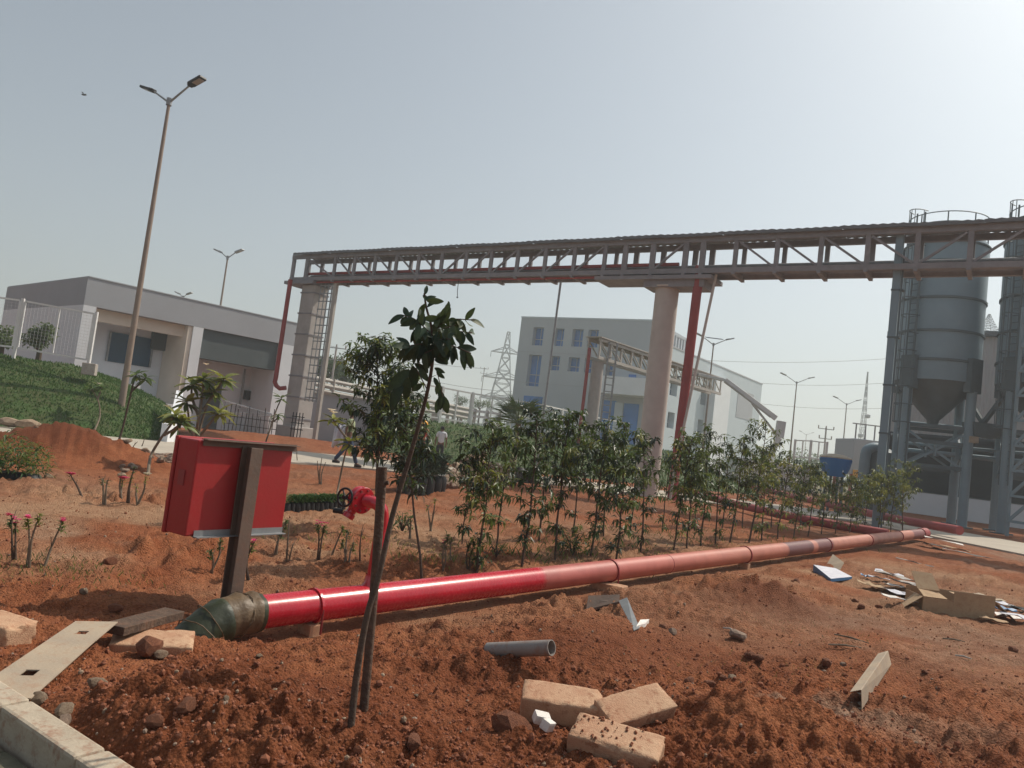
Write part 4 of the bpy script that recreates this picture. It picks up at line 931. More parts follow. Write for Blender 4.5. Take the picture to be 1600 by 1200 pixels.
# low rack of pipes behind wall and fence
lr = thing('low_pipe_rack', D(560, 620, 52), 'low pale pipe rack running behind the boundary wall', 'pipe rack')
a, b_ = D(480, 597, 46), D(735, 647, 60)
for dz, r_ in ((0, .16), (.35, .12), (-.35, .12)):
    s = MB(); s.tube([a + Vector((0, 0, dz)), b_ + Vector((0, 0, dz))], r_, 8); s.build('rack_pipe', M_['trussp'], lr, smooth=True)
for k in range(9):
    p = a.lerp(b_, k / 8); s = MB(); s.bar(Vector((p.x, p.y, 0)), Vector((p.x, p.y, p.z + .5)), .25, .25); s.build('post', M_['trussp'], lr)
lr = thing('low_pipe_rack', D(700, 640, 70), 'brown low pipe rack seen through the far fence', 'pipe rack')
a, b_ = D(655, 640, 66), D(780, 655, 74)
for dz in (0, .5): s = MB(); s.bar(a + Vector((0, 0, dz)), b_ + Vector((0, 0, dz)), .3, .22); s.build('beam', M_['truss'], lr)
for k in range(7): p = a.lerp(b_, k / 6); s = MB(); s.bar(Vector((p.x, p.y, 0)), Vector((p.x, p.y, p.z + .7)), .3, .3); s.build('post', M_['conc'], lr)

# ------------------------------------------------------------ street lamps, pylons, wires
def street_lamp(base, h_, span, label, yaw=0., w1_=.10, tilt=0.):
    t = thing('street_lamp', base, label, 'street lamp', 'double-armed street lamps')
    b = Vector(base); top = b + Vector((tilt, 0, h_))
    s = MB(); s.tube([b - Vector((0, 0, .3)), b.lerp(top, .25), top], [w1_, w1_ * .85, w1_ * .45], 12); s.build('pole', M_['pole'], t, smooth=True)
    s = MB(); s.lathe(top - Vector((0, 0, .05)), [(w1_ * .8, -.15), (w1_ * .8, .1), (0, .12)], 10); s.build('collar', M_['galv'], t)
    dv = Vector((math.cos(yaw), math.sin(yaw), 0))
    for sg in (-1, 1):
        e = top + dv * sg * span * .36 + Vector((0, 0, .42 * span / 2.6)); s = MB(); s.tube([top - Vector((0, 0, .1)), e], [.04, .03], 8); s.build('arm', M_['galv'], t, smooth=True)
        d = (e - top).normalized(); d = (d + Vector((0, 0, -.12))).normalized(); x = Vector((-dv.y, dv.x, 0)); M = Matrix((d, x, d.cross(x))).transposed()
        s = MB(); s.box(e + d * .30, (.62, .30, .09), M); s.box(e + d * .05, (.24, .2, .13), M); hd = s.build('lamp_head', M_['black'] if abs(base[1]) < 40 else M_['galv'], t, bevel=.025)
        s = MB(); s.box(e + d * .36 - M @ Vector((0, 0, .052 if M.col[2].z > 0 else -.052)), (.36, .22, .012), M); s.build('lens', M_['glaze'], hd)
    return t
def lampat(px, ytop, Y, base_px=None, **k):
    top = D(px, ytop, Y); return top
tp = D(265, 156, 26); street_lamp((tp.x, tp.y, 0), tp.z, 2.7, 'tallest street lamp at left, standing at the foot of the grass bank', R(-28), .12)
for px, yt, Y, sp, yaw, lab in ((356, 401, 51, 1.9, -25, 'street lamp rising behind the roof of the low building'), (286, 463, 73, 1.4, -25, 'tiny street lamp top just above the low building roof'),
                          (573, 529, 89, 1.4, -10, 'faint street lamp right of the round green tree, left of the pylon'), (1115, 537, 62, 3.1, 10, 'street lamp with flat solar panel in front of the office block'),
                          (1245, 597, 81, 3.6, 5, 'street lamp standing clear right of the office block'), (1323, 631, 98, 3.6, 5, 'street lamp between the hedge and the batching plant'),
                          (1260, 679, 190, 3.5, 0, 'smallest, faintest street lamp low in the haze beyond the office block')):
    tp = D(px, yt, Y); t = street_lamp((tp.x, tp.y, 0), tp.z, sp, lab, R(yaw), .11)
    if px == 1115: s = MB(); s.box(tp + Vector((0, 0, .45)), (1.3, .8, .05), Matrix.Rotation(R(12), 3, 'X')); s.build('solar_panel', M_['solar'], t)
def pylon(base, h_, wb, label, arms=True, wr=.13, name='pylon'):
    t = thing(name, base, label, 'pylon'); b = Vector(base); N = 9
    def c(k, z): w_ = wb * (1 - z) ** 1.15 * .5 + .35 * (wb / 9); return b + Vector(((-1, 1, 1, -1)[k] * w_, (-1, -1, 1, 1)[k] * w_, z * h_))
    s = MB()
    for k in range(4):
        for i in range(N): s.bar(c(k, i / N), c(k, (i + 1) / N), wr * 1.4, wr * 1.4)
    s.build('corner_legs', M_['galv'], t); s = MB()
    for i in range(N):
        for k in range(4):
            a, b2 = k, (k + 1) % 4; s.bar(c(a, i / N), c(b2, (i + 1) / N), wr, wr); s.bar(c(b2, i / N), c(a, (i + 1) / N), wr, wr); s.bar(c(a, (i + 1) / N), c(b2, (i + 1) / N), wr, wr)
    s.build('lattice', M_['galv'], t)
    if arms:
        for z, L in ((.82, .30), (.60, .42), (.42, .42)):
            for sg in (-1, 1):
                s = MB(); e = b + Vector((sg * wb * L * 1.5, 0, z * h_)); 
                for k in range(4): s.bar(c(k, z if k < 2 else z), e, wr, wr); 
                for k in (0, 1): s.bar(c(k, z + .045), e, wr, wr)
                s.bar(e, e - Vector((0, 0, 1.8)), wr, wr); s.build('cross_arm', M_['galv'], t)
    return t
q = D(795, 519, 250); pylon((q.x, q.y, -2), q.z + 2, 11, 'tall lattice electricity pylon between sapling and office block', wr=.2)
q = D(1546, 491, 43); pylon((q.x, q.y, 10.4), q.z - 10.4, 1.0, 'lattice mast top peeping over the warehouse between the silos', arms=False, wr=.011, name='lattice_mast')
q = D(1356, 581, 170); s_ = pylon((q.x, q.y, -2), q.z + 2, 2.0, 'thin lattice radio mast left of the trestle column', arms=False, wr=.045, name='radio_mast')
for z_, dx in ((.62, .6), (.45, -.6)):
    s = MB(); s.lathe(Vector((q.x + dx, q.y - .5, z_ * q.z)), [(0, -.5), (.55, -.3), (.55, .3), (0, .5)], 10); s.build('antenna', M_['wgrey'], s_)
def power_pole(px, yt, Y, label, hh=0):
    q = D(px, yt, Y); t = thing('power_pole', (q.x, q.y, 0), label, 'utility pole'); b = Vector((q.x, q.y, 0))
    s = MB(); s.tube([b, b + Vector((0, 0, q.z))], .08, 8); s.build('pole', M_['conc_gray'], t)
    for z, L in ((q.z - .15, .75), (q.z - 1.1, .6)):
        s = MB(); s.bar(b + Vector((-L, 0, z)), b + Vector((L, 0, z)), .07, .07); s.build('crossarm', M_['galv'], t)
        for dx in (-L, 0, L): s = MB(); s.tube([b + Vector((dx, 0, z)), b + Vector((dx, 0, z + .3))], .05, 6); s.build('insulator', M_['pole'], t)
    return t
power_pole(1291, 668, 75, 'dark utility pole with crossarms between the lamps right of the hedge'); power_pole(526, 541, 62, 'utility pole top rising from the round green tree')
power_pole(757, 575, 150, 'slim distant utility pole just left of the pylon')
for i, (x0, y0, x1, y1, Y, lab) in enumerate(((1100, 563, 1440, 556, 150, 'topmost power line crossing the sky right of the office block'), (1180, 598, 1440, 593, 150, 'middle power line crossing between lamp and trestle column'),
                                     (1190, 631, 1440, 634, 150, 'lowest power line passing the lamp heads near the radio mast'), (490, 534, 760, 576, 140, 'faint power line sloping down behind the sapling'), (600, 575, 800, 612, 140, 'lower faint power line left of the pylon'))):
    a, b_ = D(x0, y0, Y), D(x1, y1, Y); pts = [a.lerp(b_, k / 12) - Vector((0, 0, .8 * 4 * (k / 12) * (1 - k / 12))) for k in range(13)]
    s = MB(); s.tube(pts, .04, 4); tag(s.build('power_line', M_['galv'], loc=a), lab, 'power line')

# ------------------------------------------------------------ ground-level red pipes far right, main pipe
for pts, r_, lab in (([G(1050, 762, .25), G(1215, 803, .2), G(1387, 834, .15)], .12, 'dull red pipe behind the hedge meeting the far end of the fire main'), ([G(1100, 745, .3), G(1180, 762, .3), G(1348, 800, .3), G(1500, 829, .3)], .14, 'second dull red pipe behind the hedge ending at the silo legs')):
    s = MB(); s.tube(bez(pts, 8), r_, 14); o = s.build('red_pipe', M_['redfar'], smooth=True, loc=pts[0]); tag(o, lab, 'pipe')
PVn = PV.normalized(); Z_ = Vector((0, 0, 1))
def on_pipe(px):
    """parameter of the pipe axis seen at photo column px"""
    lo, hi = 0., 1.
    for _ in range(40):
        m = (lo + hi) / 2; P = PA + PV * m; v = CM.transposed() @ (P - Vector((0, 0, CAM_H))); x = 800 - FPX * v.x / v.z
        if x < px: lo = m
        else: hi = m
    return lo
mp = thing('fire_main_pipe', PA, 'long thick fire main pipe, glossy red near and faded primer beyond, on small blocks', 'pipe')
s = MB(); K = 120; s.tube([PA + PV * (k / K) for k in range(K + 1)], PRr, 40)
po = s.build('pipe_run', pipe_paint(), mp, smooth=True)
at = po.data.attributes.new('along', 'FLOAT', 'POINT'); vals = []
t0 = on_pipe(840)
def along(t):  # screen free: simple distance along, rescaled so that coat changes fall where they are
    return t
kk = [(on_pipe(x), v) for x, v in ((400, 0), (839, .158), (1000, .30), (1150, .45), (1224, .491), (1262, .576), (1268, .60), (1291, .66), (1420, .90), (1445, 1))]
for k in range(K + 1):
    t = k / K; v = 1.
    for (ta, va), (tb, vb) in zip(kk[:-1], kk[1:]):
        if ta <= t <= tb: v = va + (vb - va) * (t - ta) / (tb - ta); break
    if t <= kk[0][0]: v = 0
    vals += [v] * 40
vals = vals[:len(po.data.vertices)]; at.data.foreach_set('value', vals)
for px in (490, 953, 1041, 1163, 1290, 1355, 1403):
    t = on_pipe(px); c = PA + PV * t; s = MB(); s.lathe(c, [(PRr, -.012), (PRr + .014, -.012), (PRr + .014, .012), (PRr, .012)], 32, PVn) if px != 1041 else s.lathe(c, [(PRr, -.008), (PRr + .004, 0), (PRr, .008)], 32, PVn)
    s.build('weld_seam' if px == 1041 else 'clamp_band', M_['redfar'] if px > 600 else M_['red'], mp, smooth=True)
    if px in (490, 953):
        side = Vector((PVn.y, -PVn.x, 0)).normalized(); s = MB(); s.tube([c + side * (PRr + .008), c + side * (PRr + .008) - Vector((0, 0, .19))], .009, 6); s.build('clamp_rod', M_['redfar'], mp)
# end cap ring
s = MB(); s.lathe(PB, [(PRr, -.5), (PRr + .02, -.5), (PRr + .02, .02), (PRr - .01, .02)], 28, PVn); s.build('end_sleeve', M_['redfar'], mp, smooth=True)
# elbow wrapped in plastic, sinking into the soil
e0 = PA; back = -PVn
el = [e0 + back * -.02, e0 + back * .12, e0 + back * .27 + Vector((0, 0, -.025)), e0 + back * .40 + Vector((0, -.03, -.10)), e0 + back * .47 + Vector((-.01, -.04, -.22)), e0 + back * .50 + Vector((-.01, -.05, -.38))]
pts = bez(el, 7)
s = MB(); s.tube(pts, [PRr + .014 + .007 * math.sin(i * .55) + (.012 if i > 12 else 0) for i in range(len(pts))], 26)
for i_, v_ in enumerate(s.v): v_ += Vector((0, 0, 1)) * float(fbm(np.array(v_.x * 1.), np.array(v_.z * 1. + v_.y), 14, 3, 7)) * .035
eb = s.build('pipe_elbow', M_['wrapg'], smooth=True, loc=el[0]); tag(eb, 'pipe elbow wrapped in dark green plastic going down into the soil', 'pipe elbow')
s = MB(); s.k = 0; q = pts[2:16]; s.tube(q, [PRr + .024 + .003 * math.sin(i * 1.3) for i in range(len(q))], 26, False)
for i_, v_ in enumerate(s.v): v_ += Vector((0, 0, 1)) * float(fbm(np.array(v_.x * 1.), np.array(v_.z * 1. + v_.y), 14, 3, 7)) * .035; eb['_o'] = tuple(el[0])
s.build('tape_wrap', M_['wrapb'], eb, smooth=True)
for k_, (i0, tl_) in enumerate(((9, .35), (17, -.3), (22, .25))):
    c = pts[i0]; d = (pts[i0 + 1] - pts[i0 - 1]).normalized(); d = (d + Vector((tl_, 0, tl_))).normalized(); xx = d.cross(Z_).normalized(); yy = d.cross(xx); s = MB()
    s.tube([c + (xx * math.cos(6.2832 * j / 20) + yy * math.sin(6.2832 * j / 20)) * (PRr + .034) * (1.04 + .05 * math.sin(j * 2.)) for j in range(21)], .0045, 5, False); s.build('string', M_['wrapb'], eb, smooth=True)
# supports
def boxobj(name, px, py, dims, yaw, m, label, cat, bev=.008, dz=0., tilt=(0, 0), grp=None, top=False):
    p = GT(px, py); s = MB(); rm_ = rotz(yaw) @ Matrix.Rotation(tilt[0], 3, 'X') @ Matrix.Rotation(tilt[1], 3, 'Y')
    c = p + Vector((0, 0, dims[2] / 2 + dz)); s.box(c, dims, rm_); o = s.build(name, m, loc=c, bevel=bev, segs=3); return tag(o, label, cat, grp)
pyaw = math.atan2(PVn.y, PVn.x)
for px, lab in ((490, 'small concrete support under the red pipe near its clamp'), (1163, 'small concrete support under the faded pipe at mid length')):
    c = PA + PV * on_pipe(px); s = MB(); zz = c.z - PRr; g_ = gmz(c.x, c.y) - .08
    s.box((c.x, c.y - .04, (zz + g_) / 2), (.10, .16, zz - g_), rotz(pyaw)); tag(s.build('pipe_support', M_['block'], loc=c, bevel=.008), lab, 'support')
c = PA + PV * on_pipe(945); side = Vector((PVn.y, -PVn.x, 0)).normalized()
zz = c.z - PRr
s = MB(); s.box(c + side * .08 + Vector((0, 0, -PRr - .05)), (.2, .40, .095), rotz(pyaw + .2)); tag(s.build('concrete_block', M_['block'], loc=c, bevel=.01), 'upper of two blocks propping the pipe at the paint change', 'block')
s = MB(); s.box(c + side * .15 + Vector((.04, 0, -PRr - .155)), (.36, .42, .11), rotz(pyaw - .5)); tag(s.build('concrete_block', M_['brick'], loc=c, bevel=.012), 'lower orange block under the propped red pipe', 'block')

# hydrant riser with valve and hand wheel
tv = on_pipe(577); cb = PA + PV * tv
hy = thing('hydrant_valve', cb, 'red hydrant riser with flanged valve and black handwheel on the pipe', 'hydrant')
Yh = cb.y
r0 = cb + Vector((0, 0, .05)); r1 = D(591, 850, Yh); r2 = D(598, 808, Yh); r3 = D(591, 789, Yh - .03); r4 = D(571, 782, Yh + .02)
s = MB(); s.tube(bez([r0, r1, r2, r3, r4], 8), .052, 20); s.build('riser', M_['red'], hy, smooth=True)
s = MB(); s.lathe(cb + Vector((0, 0, .105)), [(.085, 0), (.062, .04), (.056, .10)], 24); s.build('branch_collar', M_['red'], hy, smooth=True)
ax = (Vector((-.72, .68, .06))).normalized(); vc = D(564, 781, Yh + .05)
s = MB(); s.lathe(vc - ax * .02, [(0, -.02), (.108, -.02), (.112, -.015), (.112, .012), (.108, .016), (0, .016)], 36, ax); s.lathe(vc + ax * .022, [(0, -.018), (.108, -.018), (.112, -.012), (.112, .012), (0, .016)], 36, ax); fl = s.build('flange', M_['red'], hy, smooth=True)
for k in range(8):
    a = k * math.pi / 4 + .3; xx = ax.cross(Vector((0, 0, 1))).normalized(); yy = ax.cross(xx); p = vc + (xx * math.cos(a) + yy * math.sin(a)) * .088; s = MB(); s.tube([p - ax * .055, p + ax * .055], .011, 6); s.build('bolt', M_['redfar'], fl)
s = MB(); s.lathe(vc + ax * .03, [(.05, 0), (.06, .03), (.055, .08), (.04, .10)], 24, ax); s.lathe(vc + ax * .10, [(.035, 0), (.035, .02), (.02, .03), (.015, .05)], 20, ax); s.build('valve_body', M_['red'], hy, smooth=True)
o1 = vc + ax * .05 + Vector((0, 0, -.03)); dn = Vector((-.45, -.2, -1)).normalized(); s = MB(); s.tube([o1, o1 + dn * .10, o1 + dn * .11, o1 + dn * .15], [.045, .04, .052, .052], 20); s.build('outlet', M_['red'], hy, smooth=True)
s = MB(); s.tube([o1 + dn * .135 + Vector((-.05, 0, .03)), o1 + dn * .135 + Vector((-.13, 0, .035))], .022, 10); s.build('cap_lug', M_['blackiron'], hy, smooth=True)
wc = D(539, 777, Yh - .02); wa = Vector((-.45, -.89, .05)).normalized(); xx = wa.cross(Vector((0, 0, 1))).normalized(); yy = wa.cross(xx)
hw = MB(); hw.tube([wc + (xx * math.cos(6.2832 * k / 28) + yy * math.sin(6.2832 * k / 28)) * .074 for k in range(29)], .010, 8, False); 
hw = hw.build('handwheel', M_['blackiron'], hy, smooth=True)
for k in range(5): a = k * 1.2566 + .2; s = MB(); s.tube([wc, wc + (xx * math.cos(a) + yy * math.sin(a)) * .072], .007, 6); s.build('spoke', M_['blackiron'], hw, smooth=True)
s = MB(); s.lathe(wc, [(0, -.02), (.018, -.02), (.018, .02), (0, .02)], 12, wa); s.tube([wc, vc + ax * .1], .011, 8); s.build('spindle', M_['blackiron'], hw, smooth=True)

# ------------------------------------------------------------ hose cabinet on its post
TL, TR = D(311, 689, 5.6), D(459, 697, 6.35); BL, BR = D(286, 837, 5.6), D(436, 832, 6.35)
cx_ = Vector((TR.x - TL.x, TR.y - TL.y, 0)).normalized(); cn = Vector((cx_.y, -cx_.x, 0))
Wc = Vector((TR.x - TL.x, TR.y - TL.y, 0)).length; z1 = (TL.z + TR.z) / 2; z0 = (BL.z + BR.z) / 2; dp = .235
o = Vector((TL.x, TL.y, 0)); M = Matrix((cx_, -cn, (0, 0, 1))).transposed()
M = M @ Matrix.Rotation(R(0), 3, 'Y')
cc = o + cx_ * Wc / 2 - cn * dp / 2 + Vector((0, 0, (z0 + z1) / 2))
cab = thing('fire_hose_cabinet', (cc.x, cc.y, z0), 'big red steel hose cabinet seen from behind on a brown post', 'cabinet')
s = MB(); s.box(cc, (Wc, dp, z1 - z0), M); s.build('cabinet_body', M_['redmat'], cab, bevel=.01)
s = MB(); s.box(cc - cn * (dp / 2 + .02), (Wc + .02, .035, z1 - z0 + .02), M); s.build('door', M_['redmat'], cab, bevel=.008)
s = MB(); s.box(cc - cx_ * (Wc / 2 + .004) - cn * .02 + Vector((0, 0, .06)), (.006, .07, .11), M); s.build('side_plate', M_['redfar'], cab)
for nm, z, a, b_, flip in (('top_angle', z1 - .01, .03, Wc + .02, 1), ('bottom_angle', z0 + .015, .06, Wc * .99, -1)):
    s = MB(); L = b_ - a; c = o + cx_ * (a + b_) / 2 + Vector((0, 0, z))
    s.box(c + cn * .025 + Vector((0, 0, .018 * flip)), (L, .075, .006), M); s.box(c + cn * .012, (L, .006, .055), M); s.build(nm, M_['post'] if flip > 0 else M_['galv'], cab)
pb_ = G(358, 930, -.12); ptop = PL(396, 694, (o + cn * .07)[:2], (cx_.x, cx_.y)); pbm = Vector((ptop.x, ptop.y, -.3))
s = MB(); c = Vector((ptop.x, ptop.y, (z1 - .35) / 2)) ; H_ = z1 + .3
s.box(c, (.018, .10, H_), M)
for k in (-1, 1): s.box(c + cn * (.052 * k), (.11, .010, H_), M)
s.build('post', M_['post'], cab, bevel=.002)
s = MB(); s.box((c.x - .02, c.y + .06, gmz(c.x, c.y) + .03), (.34, .28, .16), rotz(.4)); tag(s.build('post_footing', M_['conc_gray'], loc=(c.x, c.y, 0), bevel=.015), 'grey concrete footing at the base of the cabinet post', 'footing')

# ------------------------------------------------------------ big blocks, boards and scraps in the foreground
def slab(name, corners_px, z, th, m, label, cat, bev=.008, parts=None):
    pass
def obox(name, pc_, dims, rot, m, label, cat, bev=.012, rough=0., seed=0):
    """a worn box with slightly uneven faces"""
    import bmesh
    bm = bmesh.new(); bmesh.ops.create_cube(bm, size=1); bmesh.ops.subdivide_edges(bm, edges=bm.edges[:], cuts=15 if rough else 5, use_grid_fill=True)
    for v in bm.verts:
        c = [v.co[i] * dims[i] for i in range(3)]; V = Vector(c)
        n = float(fbm(np.array(V.x + seed * 3.1), np.array(V.y * 1.3 + V.z * 1.7), 16, 3, seed)); n2 = float(fbm(np.array(V.x * .9 - V.z + seed), np.array(V.y - V.z), 45, 2, seed + 9))
        rad = bev * (1 + (max(0, n) * 9 if rough else 0))
        inn = Vector([max(-dims[i] / 2 + rad, min(dims[i] / 2 - rad, c[i])) for i in range(3)]); d = V - inn
        if d.length > 1e-7: V = inn + d.normalized() * rad
        v.co = V + d.normalized() * (n2 * rough * .35) if d.length > 1e-7 else V
    me = bpy.data.meshes.new(name); bm.to_mesh(me); bm.free(); me.materials.append(m)
    me.polygons.foreach_set('use_smooth', [True] * len(me.polygons)); 
    try: me.set_sharp_from_angle(angle=R(60))
    except Exception: pass
    ob_ = bpy.data.objects.new(name, me); COL.objects.link(ob_); ob_.location = pc_; ob_.rotation_euler = Euler(rot); return tag(ob_, label, cat)
def ctr(px, py, z): return G(px, py, z)
c = ctr(877, 1102, .125); obox('concrete_block', c, (.40, .19, .13), (R(13), R(1), R(-3)), M_['block'], 'pinkish block lying behind the other two, white foam at its foot', 'block', .010, .009, 1)
c = ctr(990, 1112, .145); obox('concrete_block', c, (.40, .17, .12), (R(24), R(-9), R(30)), M_['block'], 'tilted smooth beige block leaning across the middle of the trio', 'block', .005, .002, 2)
c = ctr(962, 1170, .105); obox('concrete_block', c, (.40, .20, .14), (R(12), R(3), R(-20)), M_['block'], 'nearest beige block at the bottom edge, dotted with soil', 'block', .012, .009, 3)
rg = random.Random(2); s = MB(); c = ctr(962, 1170, .105); e_ = Euler((R(12), R(3), R(-20))).to_matrix()
for _ in range(46):
    q = c + e_ @ Vector((rg.uniform(-.19, .10), rg.uniform(-.09, .09), .073)); k = rg.uniform(.003, .009); s.lathe(q, [(0, -k * .5), (k, 0), (k * .6, k * .7), (0, k)], 5)
o = s.build('soil_crumbs', M_['clod'], stuff=True); o['kind'] = 'stuff'; tag(o, 'red soil crumbs scattered on top of the nearest beige block', 'soil crumbs')
for i, (px, py, dm, rt) in enumerate(((846, 1122, (.075, .05, .045), .3), (856, 1133, (.065, .045, .045), 1.0))):
    c = G(px, py, .13); obox('foam_piece', c, dm, (.3, .2, rt), M_['foam'], ('upper' if i == 0 else 'lower') + ' white foam chunk before the pinkish block', 'foam', .004)
c = GT(238, 1010); c.z += .0; obox('concrete_block', c, (.44, .26, .12), (R(6), R(1), R(20)), M_['block'], 'soil-covered block beside the wrapped pipe elbow', 'block', .014, .014, 5)
c = GT(-2, 1004); c.z += .05; obox('concrete_block', c, (.26, .22, .15), (0, R(5), R(-12)), M_['block'], 'pale block cut by the left edge of the photo', 'block', .014, .01, 6)
# long cardboard strip with hand holes
A0, A1, B0, B1, C0, C1 = [G(*q) for q in ((-60, 1092, .05), (48, 1093, .05), (72, 1003, .09), (146, 1005, .09), (118, 972, .11), (184, 973, .11))]
cs = thing('cardboard_strip', B0, 'long grey cardboard strip with cut hand holes at left', 'cardboard')
def strip_with_holes():
    s = MB(); rows = [(A0, A1), (A0.lerp(B0, .35), A1.lerp(B1, .35)), (A0.lerp(B0, .45), A1.lerp(B1, .45)), (B0, B1), (B0.lerp(C0, .35), B1.lerp(C1, .35)), (B0.lerp(C0, .5), B1.lerp(C1, .5)), (C0, C1)]
    cols = [0, .38, .62, 1]; th = Vector((0, 0, .006))
    for i in range(len(rows) - 1):
        for j in range(3):
            if j == 1 and i in (1, 4): 
                continue
            q = [rows[i][0].lerp(rows[i][1], cols[j]), rows[i][0].lerp(rows[i][1], cols[j + 1]), rows[i + 1][0].lerp(rows[i + 1][1], cols[j + 1]), rows[i + 1][0].lerp(rows[i + 1][1], cols[j])]
            s.quad(*[p + th for p in q]); s.quad(*[p for p in q[::-1]])
            for k in range(4): s.quad(q[k], q[(k + 1) % 4], q[(k + 1) % 4] + th, q[k] + th)
    s.build('sheet', M_['cardg'], cs)
strip_with_holes()
a, b_ = G(176, 984, .08), G(272, 958, .05); s = MB(); s.bar(a, b_, .14, .05, up=(0, -.25, 1)); tag(s.build('wood_plank', M_['stake'], loc=a, bevel=.004), 'dark wooden plank between cardboard strip and cabinet post', 'plank')
# grey pvc pipe
a, b_ = D(763, 1016, 4.98), D(862, 1012, 4.72); d = (b_ - a).normalized(); s = MB()
n = 28
for (r_, flip) in ((.047, 0), (.041, 1)):
    b0 = len(s.v); xx = d.cross(Vector((0, 0, 1))).normalized(); yy = d.cross(xx)
    for p in (a, b_):
        for j in range(n): t = 6.2832 * j / n; s.v.append(p + (xx * math.cos(t) + yy * math.sin(t)) * r_)
    for j in range(n):
        f = (b0 + j, b0 + (j + 1) % n, b0 + n + (j + 1) % n, b0 + n + j); s.f.append(f if not flip else f[::-1]); s.m.append(0)
for e in (0, 1):
    for j in range(n): s.f.append((e * n + j, e * n + (j + 1) % n, 2 * n + e * n + (j + 1) % n, 2 * n + e * n + j)); s.m.append(0)
tag(s.build('pvc_pipe', M_['pvc'], smooth=True, loc=a), 'short open grey plastic pipe offcut lying on the soil', 'pipe')
# folded cardboard angle
a, b_ = G(1326, 1100, .05), G(1346, 1108, .05); c, d = G(1376, 1034, .05), G(1392, 1038, .05)
cp = thing('cardboard_profile', a, 'folded triangular cardboard corner profile lying at lower right', 'cardboard')
ta = PL(1345, 1078, (b_.x, b_.y), (1, 0)); tb = PL(1387, 1017, (d.x, d.y), (1, 0)); la = PL(1329, 1081, (b_.x, b_.y), (1, 0)); lb2 = PL(1373, 1021, (d.x, d.y), (1, 0))
def thick(s, P, t):
    s.quad(*P); s.quad(*[p - t for p in P[::-1]])
    for k in range(4): s.quad(P[k], P[k - 1], P[k - 1] - t, P[k] - t)
for nm, q, t in (('side_flap', (b_, d, tb, ta), Vector((-.004, 0, 0))), ('side_flap', (la, ta, tb, lb2), Vector((.004, 0, 0))), ('bottom_flap', (a, c, d, b_), Vector((0, 0, .004)))):
    s = MB(); thick(s, q, t); s.build(nm, M_['cardg'], cp)
# metal offcuts
def plate(name, pts, th, m, label, cat):
    s = MB(); P = [GT(x, y, dz) for x, y, dz in pts]; thick(s, P, Vector((0, 0, th))); return tag(s.build(name, m, loc=P[0]), label, cat)
plate('metal_strip', [(990, 989, .01), (999, 985, .02), (978, 950, .06), (965, 954, .05)], .006, M_['galv'], 'bent pale metal strip below the propped pipe', 'metal strip')
plate('metal_strip', [(916, 949, .04), (967, 947, .04), (967, 941, .09), (918, 943, .08)], .02, M_['post'], 'flat dark bar below the propped pipe', 'metal bar')
plate('foam_piece', [(994, 982, .02), (1008, 980, .03), (1014, 973, .03), (1000, 974, .03)], .03, M_['foam'], 'white torn foam piece right of the metal strip', 'foam')
# blue flat carton, board
q = [(1270, 893), (1298, 908), (1331, 905), (1305, 893)]
P = [GT(x, y) for x, y in q]; zt_ = max(p.z for p in P) + .03
s = MB(); bt_ = [Vector((p.x, p.y, gz(p.x, p.y) - .01)) for p in P]; tp_ = [Vector((p.x, p.y, zt_ + (.03 if i == 0 else 0))) for i, p in enumerate(P)]
for k in range(4): s.quad(bt_[k], bt_[(k + 1) % 4], tp_[(k + 1) % 4], tp_[k])
o = thing('flat_carton', P[0], 'blue flat carton with white top lying by the pipe shadow', 'carton'); s.build('side', M_['bluep'], o)
s = MB(); s.quad(*tp_); s.quad(*[p + Vector((0, 0, -.004)) for p in tp_[::-1]]); s.build('top', M_['paper'], o)
plate('board_piece', [(1291, 882, .0), (1310, 895, .0), (1318, 890, .12), (1300, 880, .14)], .01, M_['cardg'], 'small grey board leaning behind the blue carton', 'board')
# big open cardboard box
p = GT(1493, 962); bx0 = thing('cardboard_box', p, 'open brown cardboard box with raised flaps in the scrap heap', 'box')
yw = R(-4); X = Vector((math.cos(yw), math.sin(yw), 0)); Yv = Vector((-X.y, X.x, 0)); Wb, Db, Hb = .80, .46, .30; c0 = p + Vector((0, .15, 0)); c0.z = gmz(p.x, p.y + .15) - .01
def panel(nm, a, b_, c, d, par, m='card'):
    s = MB(); n = (Vector(b_) - Vector(a)).cross(Vector(d) - Vector(a)).normalized() * .006; thick(s, [Vector(v) for v in (a, b_, c, d)], n); s.build(nm, M_[m], par)
Z = Vector((0, 0, 1)); f0, f1 = c0 - X * Wb / 2 - Yv * Db / 2, c0 + X * Wb / 2 - Yv * Db / 2; g0, g1 = f0 + Yv * Db, f1 + Yv * Db
fc = f0.lerp(f1, .42)
panel('front_panel', f0, fc, fc + Z * .19, f0 + Z * .19, bx0); panel('front_panel', fc + X * .001, f1, f1 + Z * Hb, fc + X * .001 + Z * Hb, bx0)
panel('back_panel', g0 - Z * .02, g1 - Z * .02, g1 + Z * .25, g0 + Z * .25, bx0); panel('side_panel', f0 + Yv * .01, g0 - Yv * .01, g0 - Yv * .01 + Z * .2, f0 + Yv * .01 + Z * .2, bx0); panel('side_panel', f1 + Yv * .01, g1 - Yv * .01, g1 - Yv * .01 + Z * .25, f1 + Yv * .01 + Z * .25, bx0)
panel('flap', f0 + Z * .20, f0 + Z * .2 + X * .27, f0 + Z * .24 + X * .25 + Yv * .18, f0 + Z * .26 + Yv * .15, bx0)
panel('flap', f0 + X * .0 + Z * .26 + Yv * .17, f0 + Z * .26 + X * .26 + Yv * .17, f0 + Z * .44 + X * .22 + Yv * .32, f0 + Z * .44 + X * -.02 + Yv * .32, bx0)
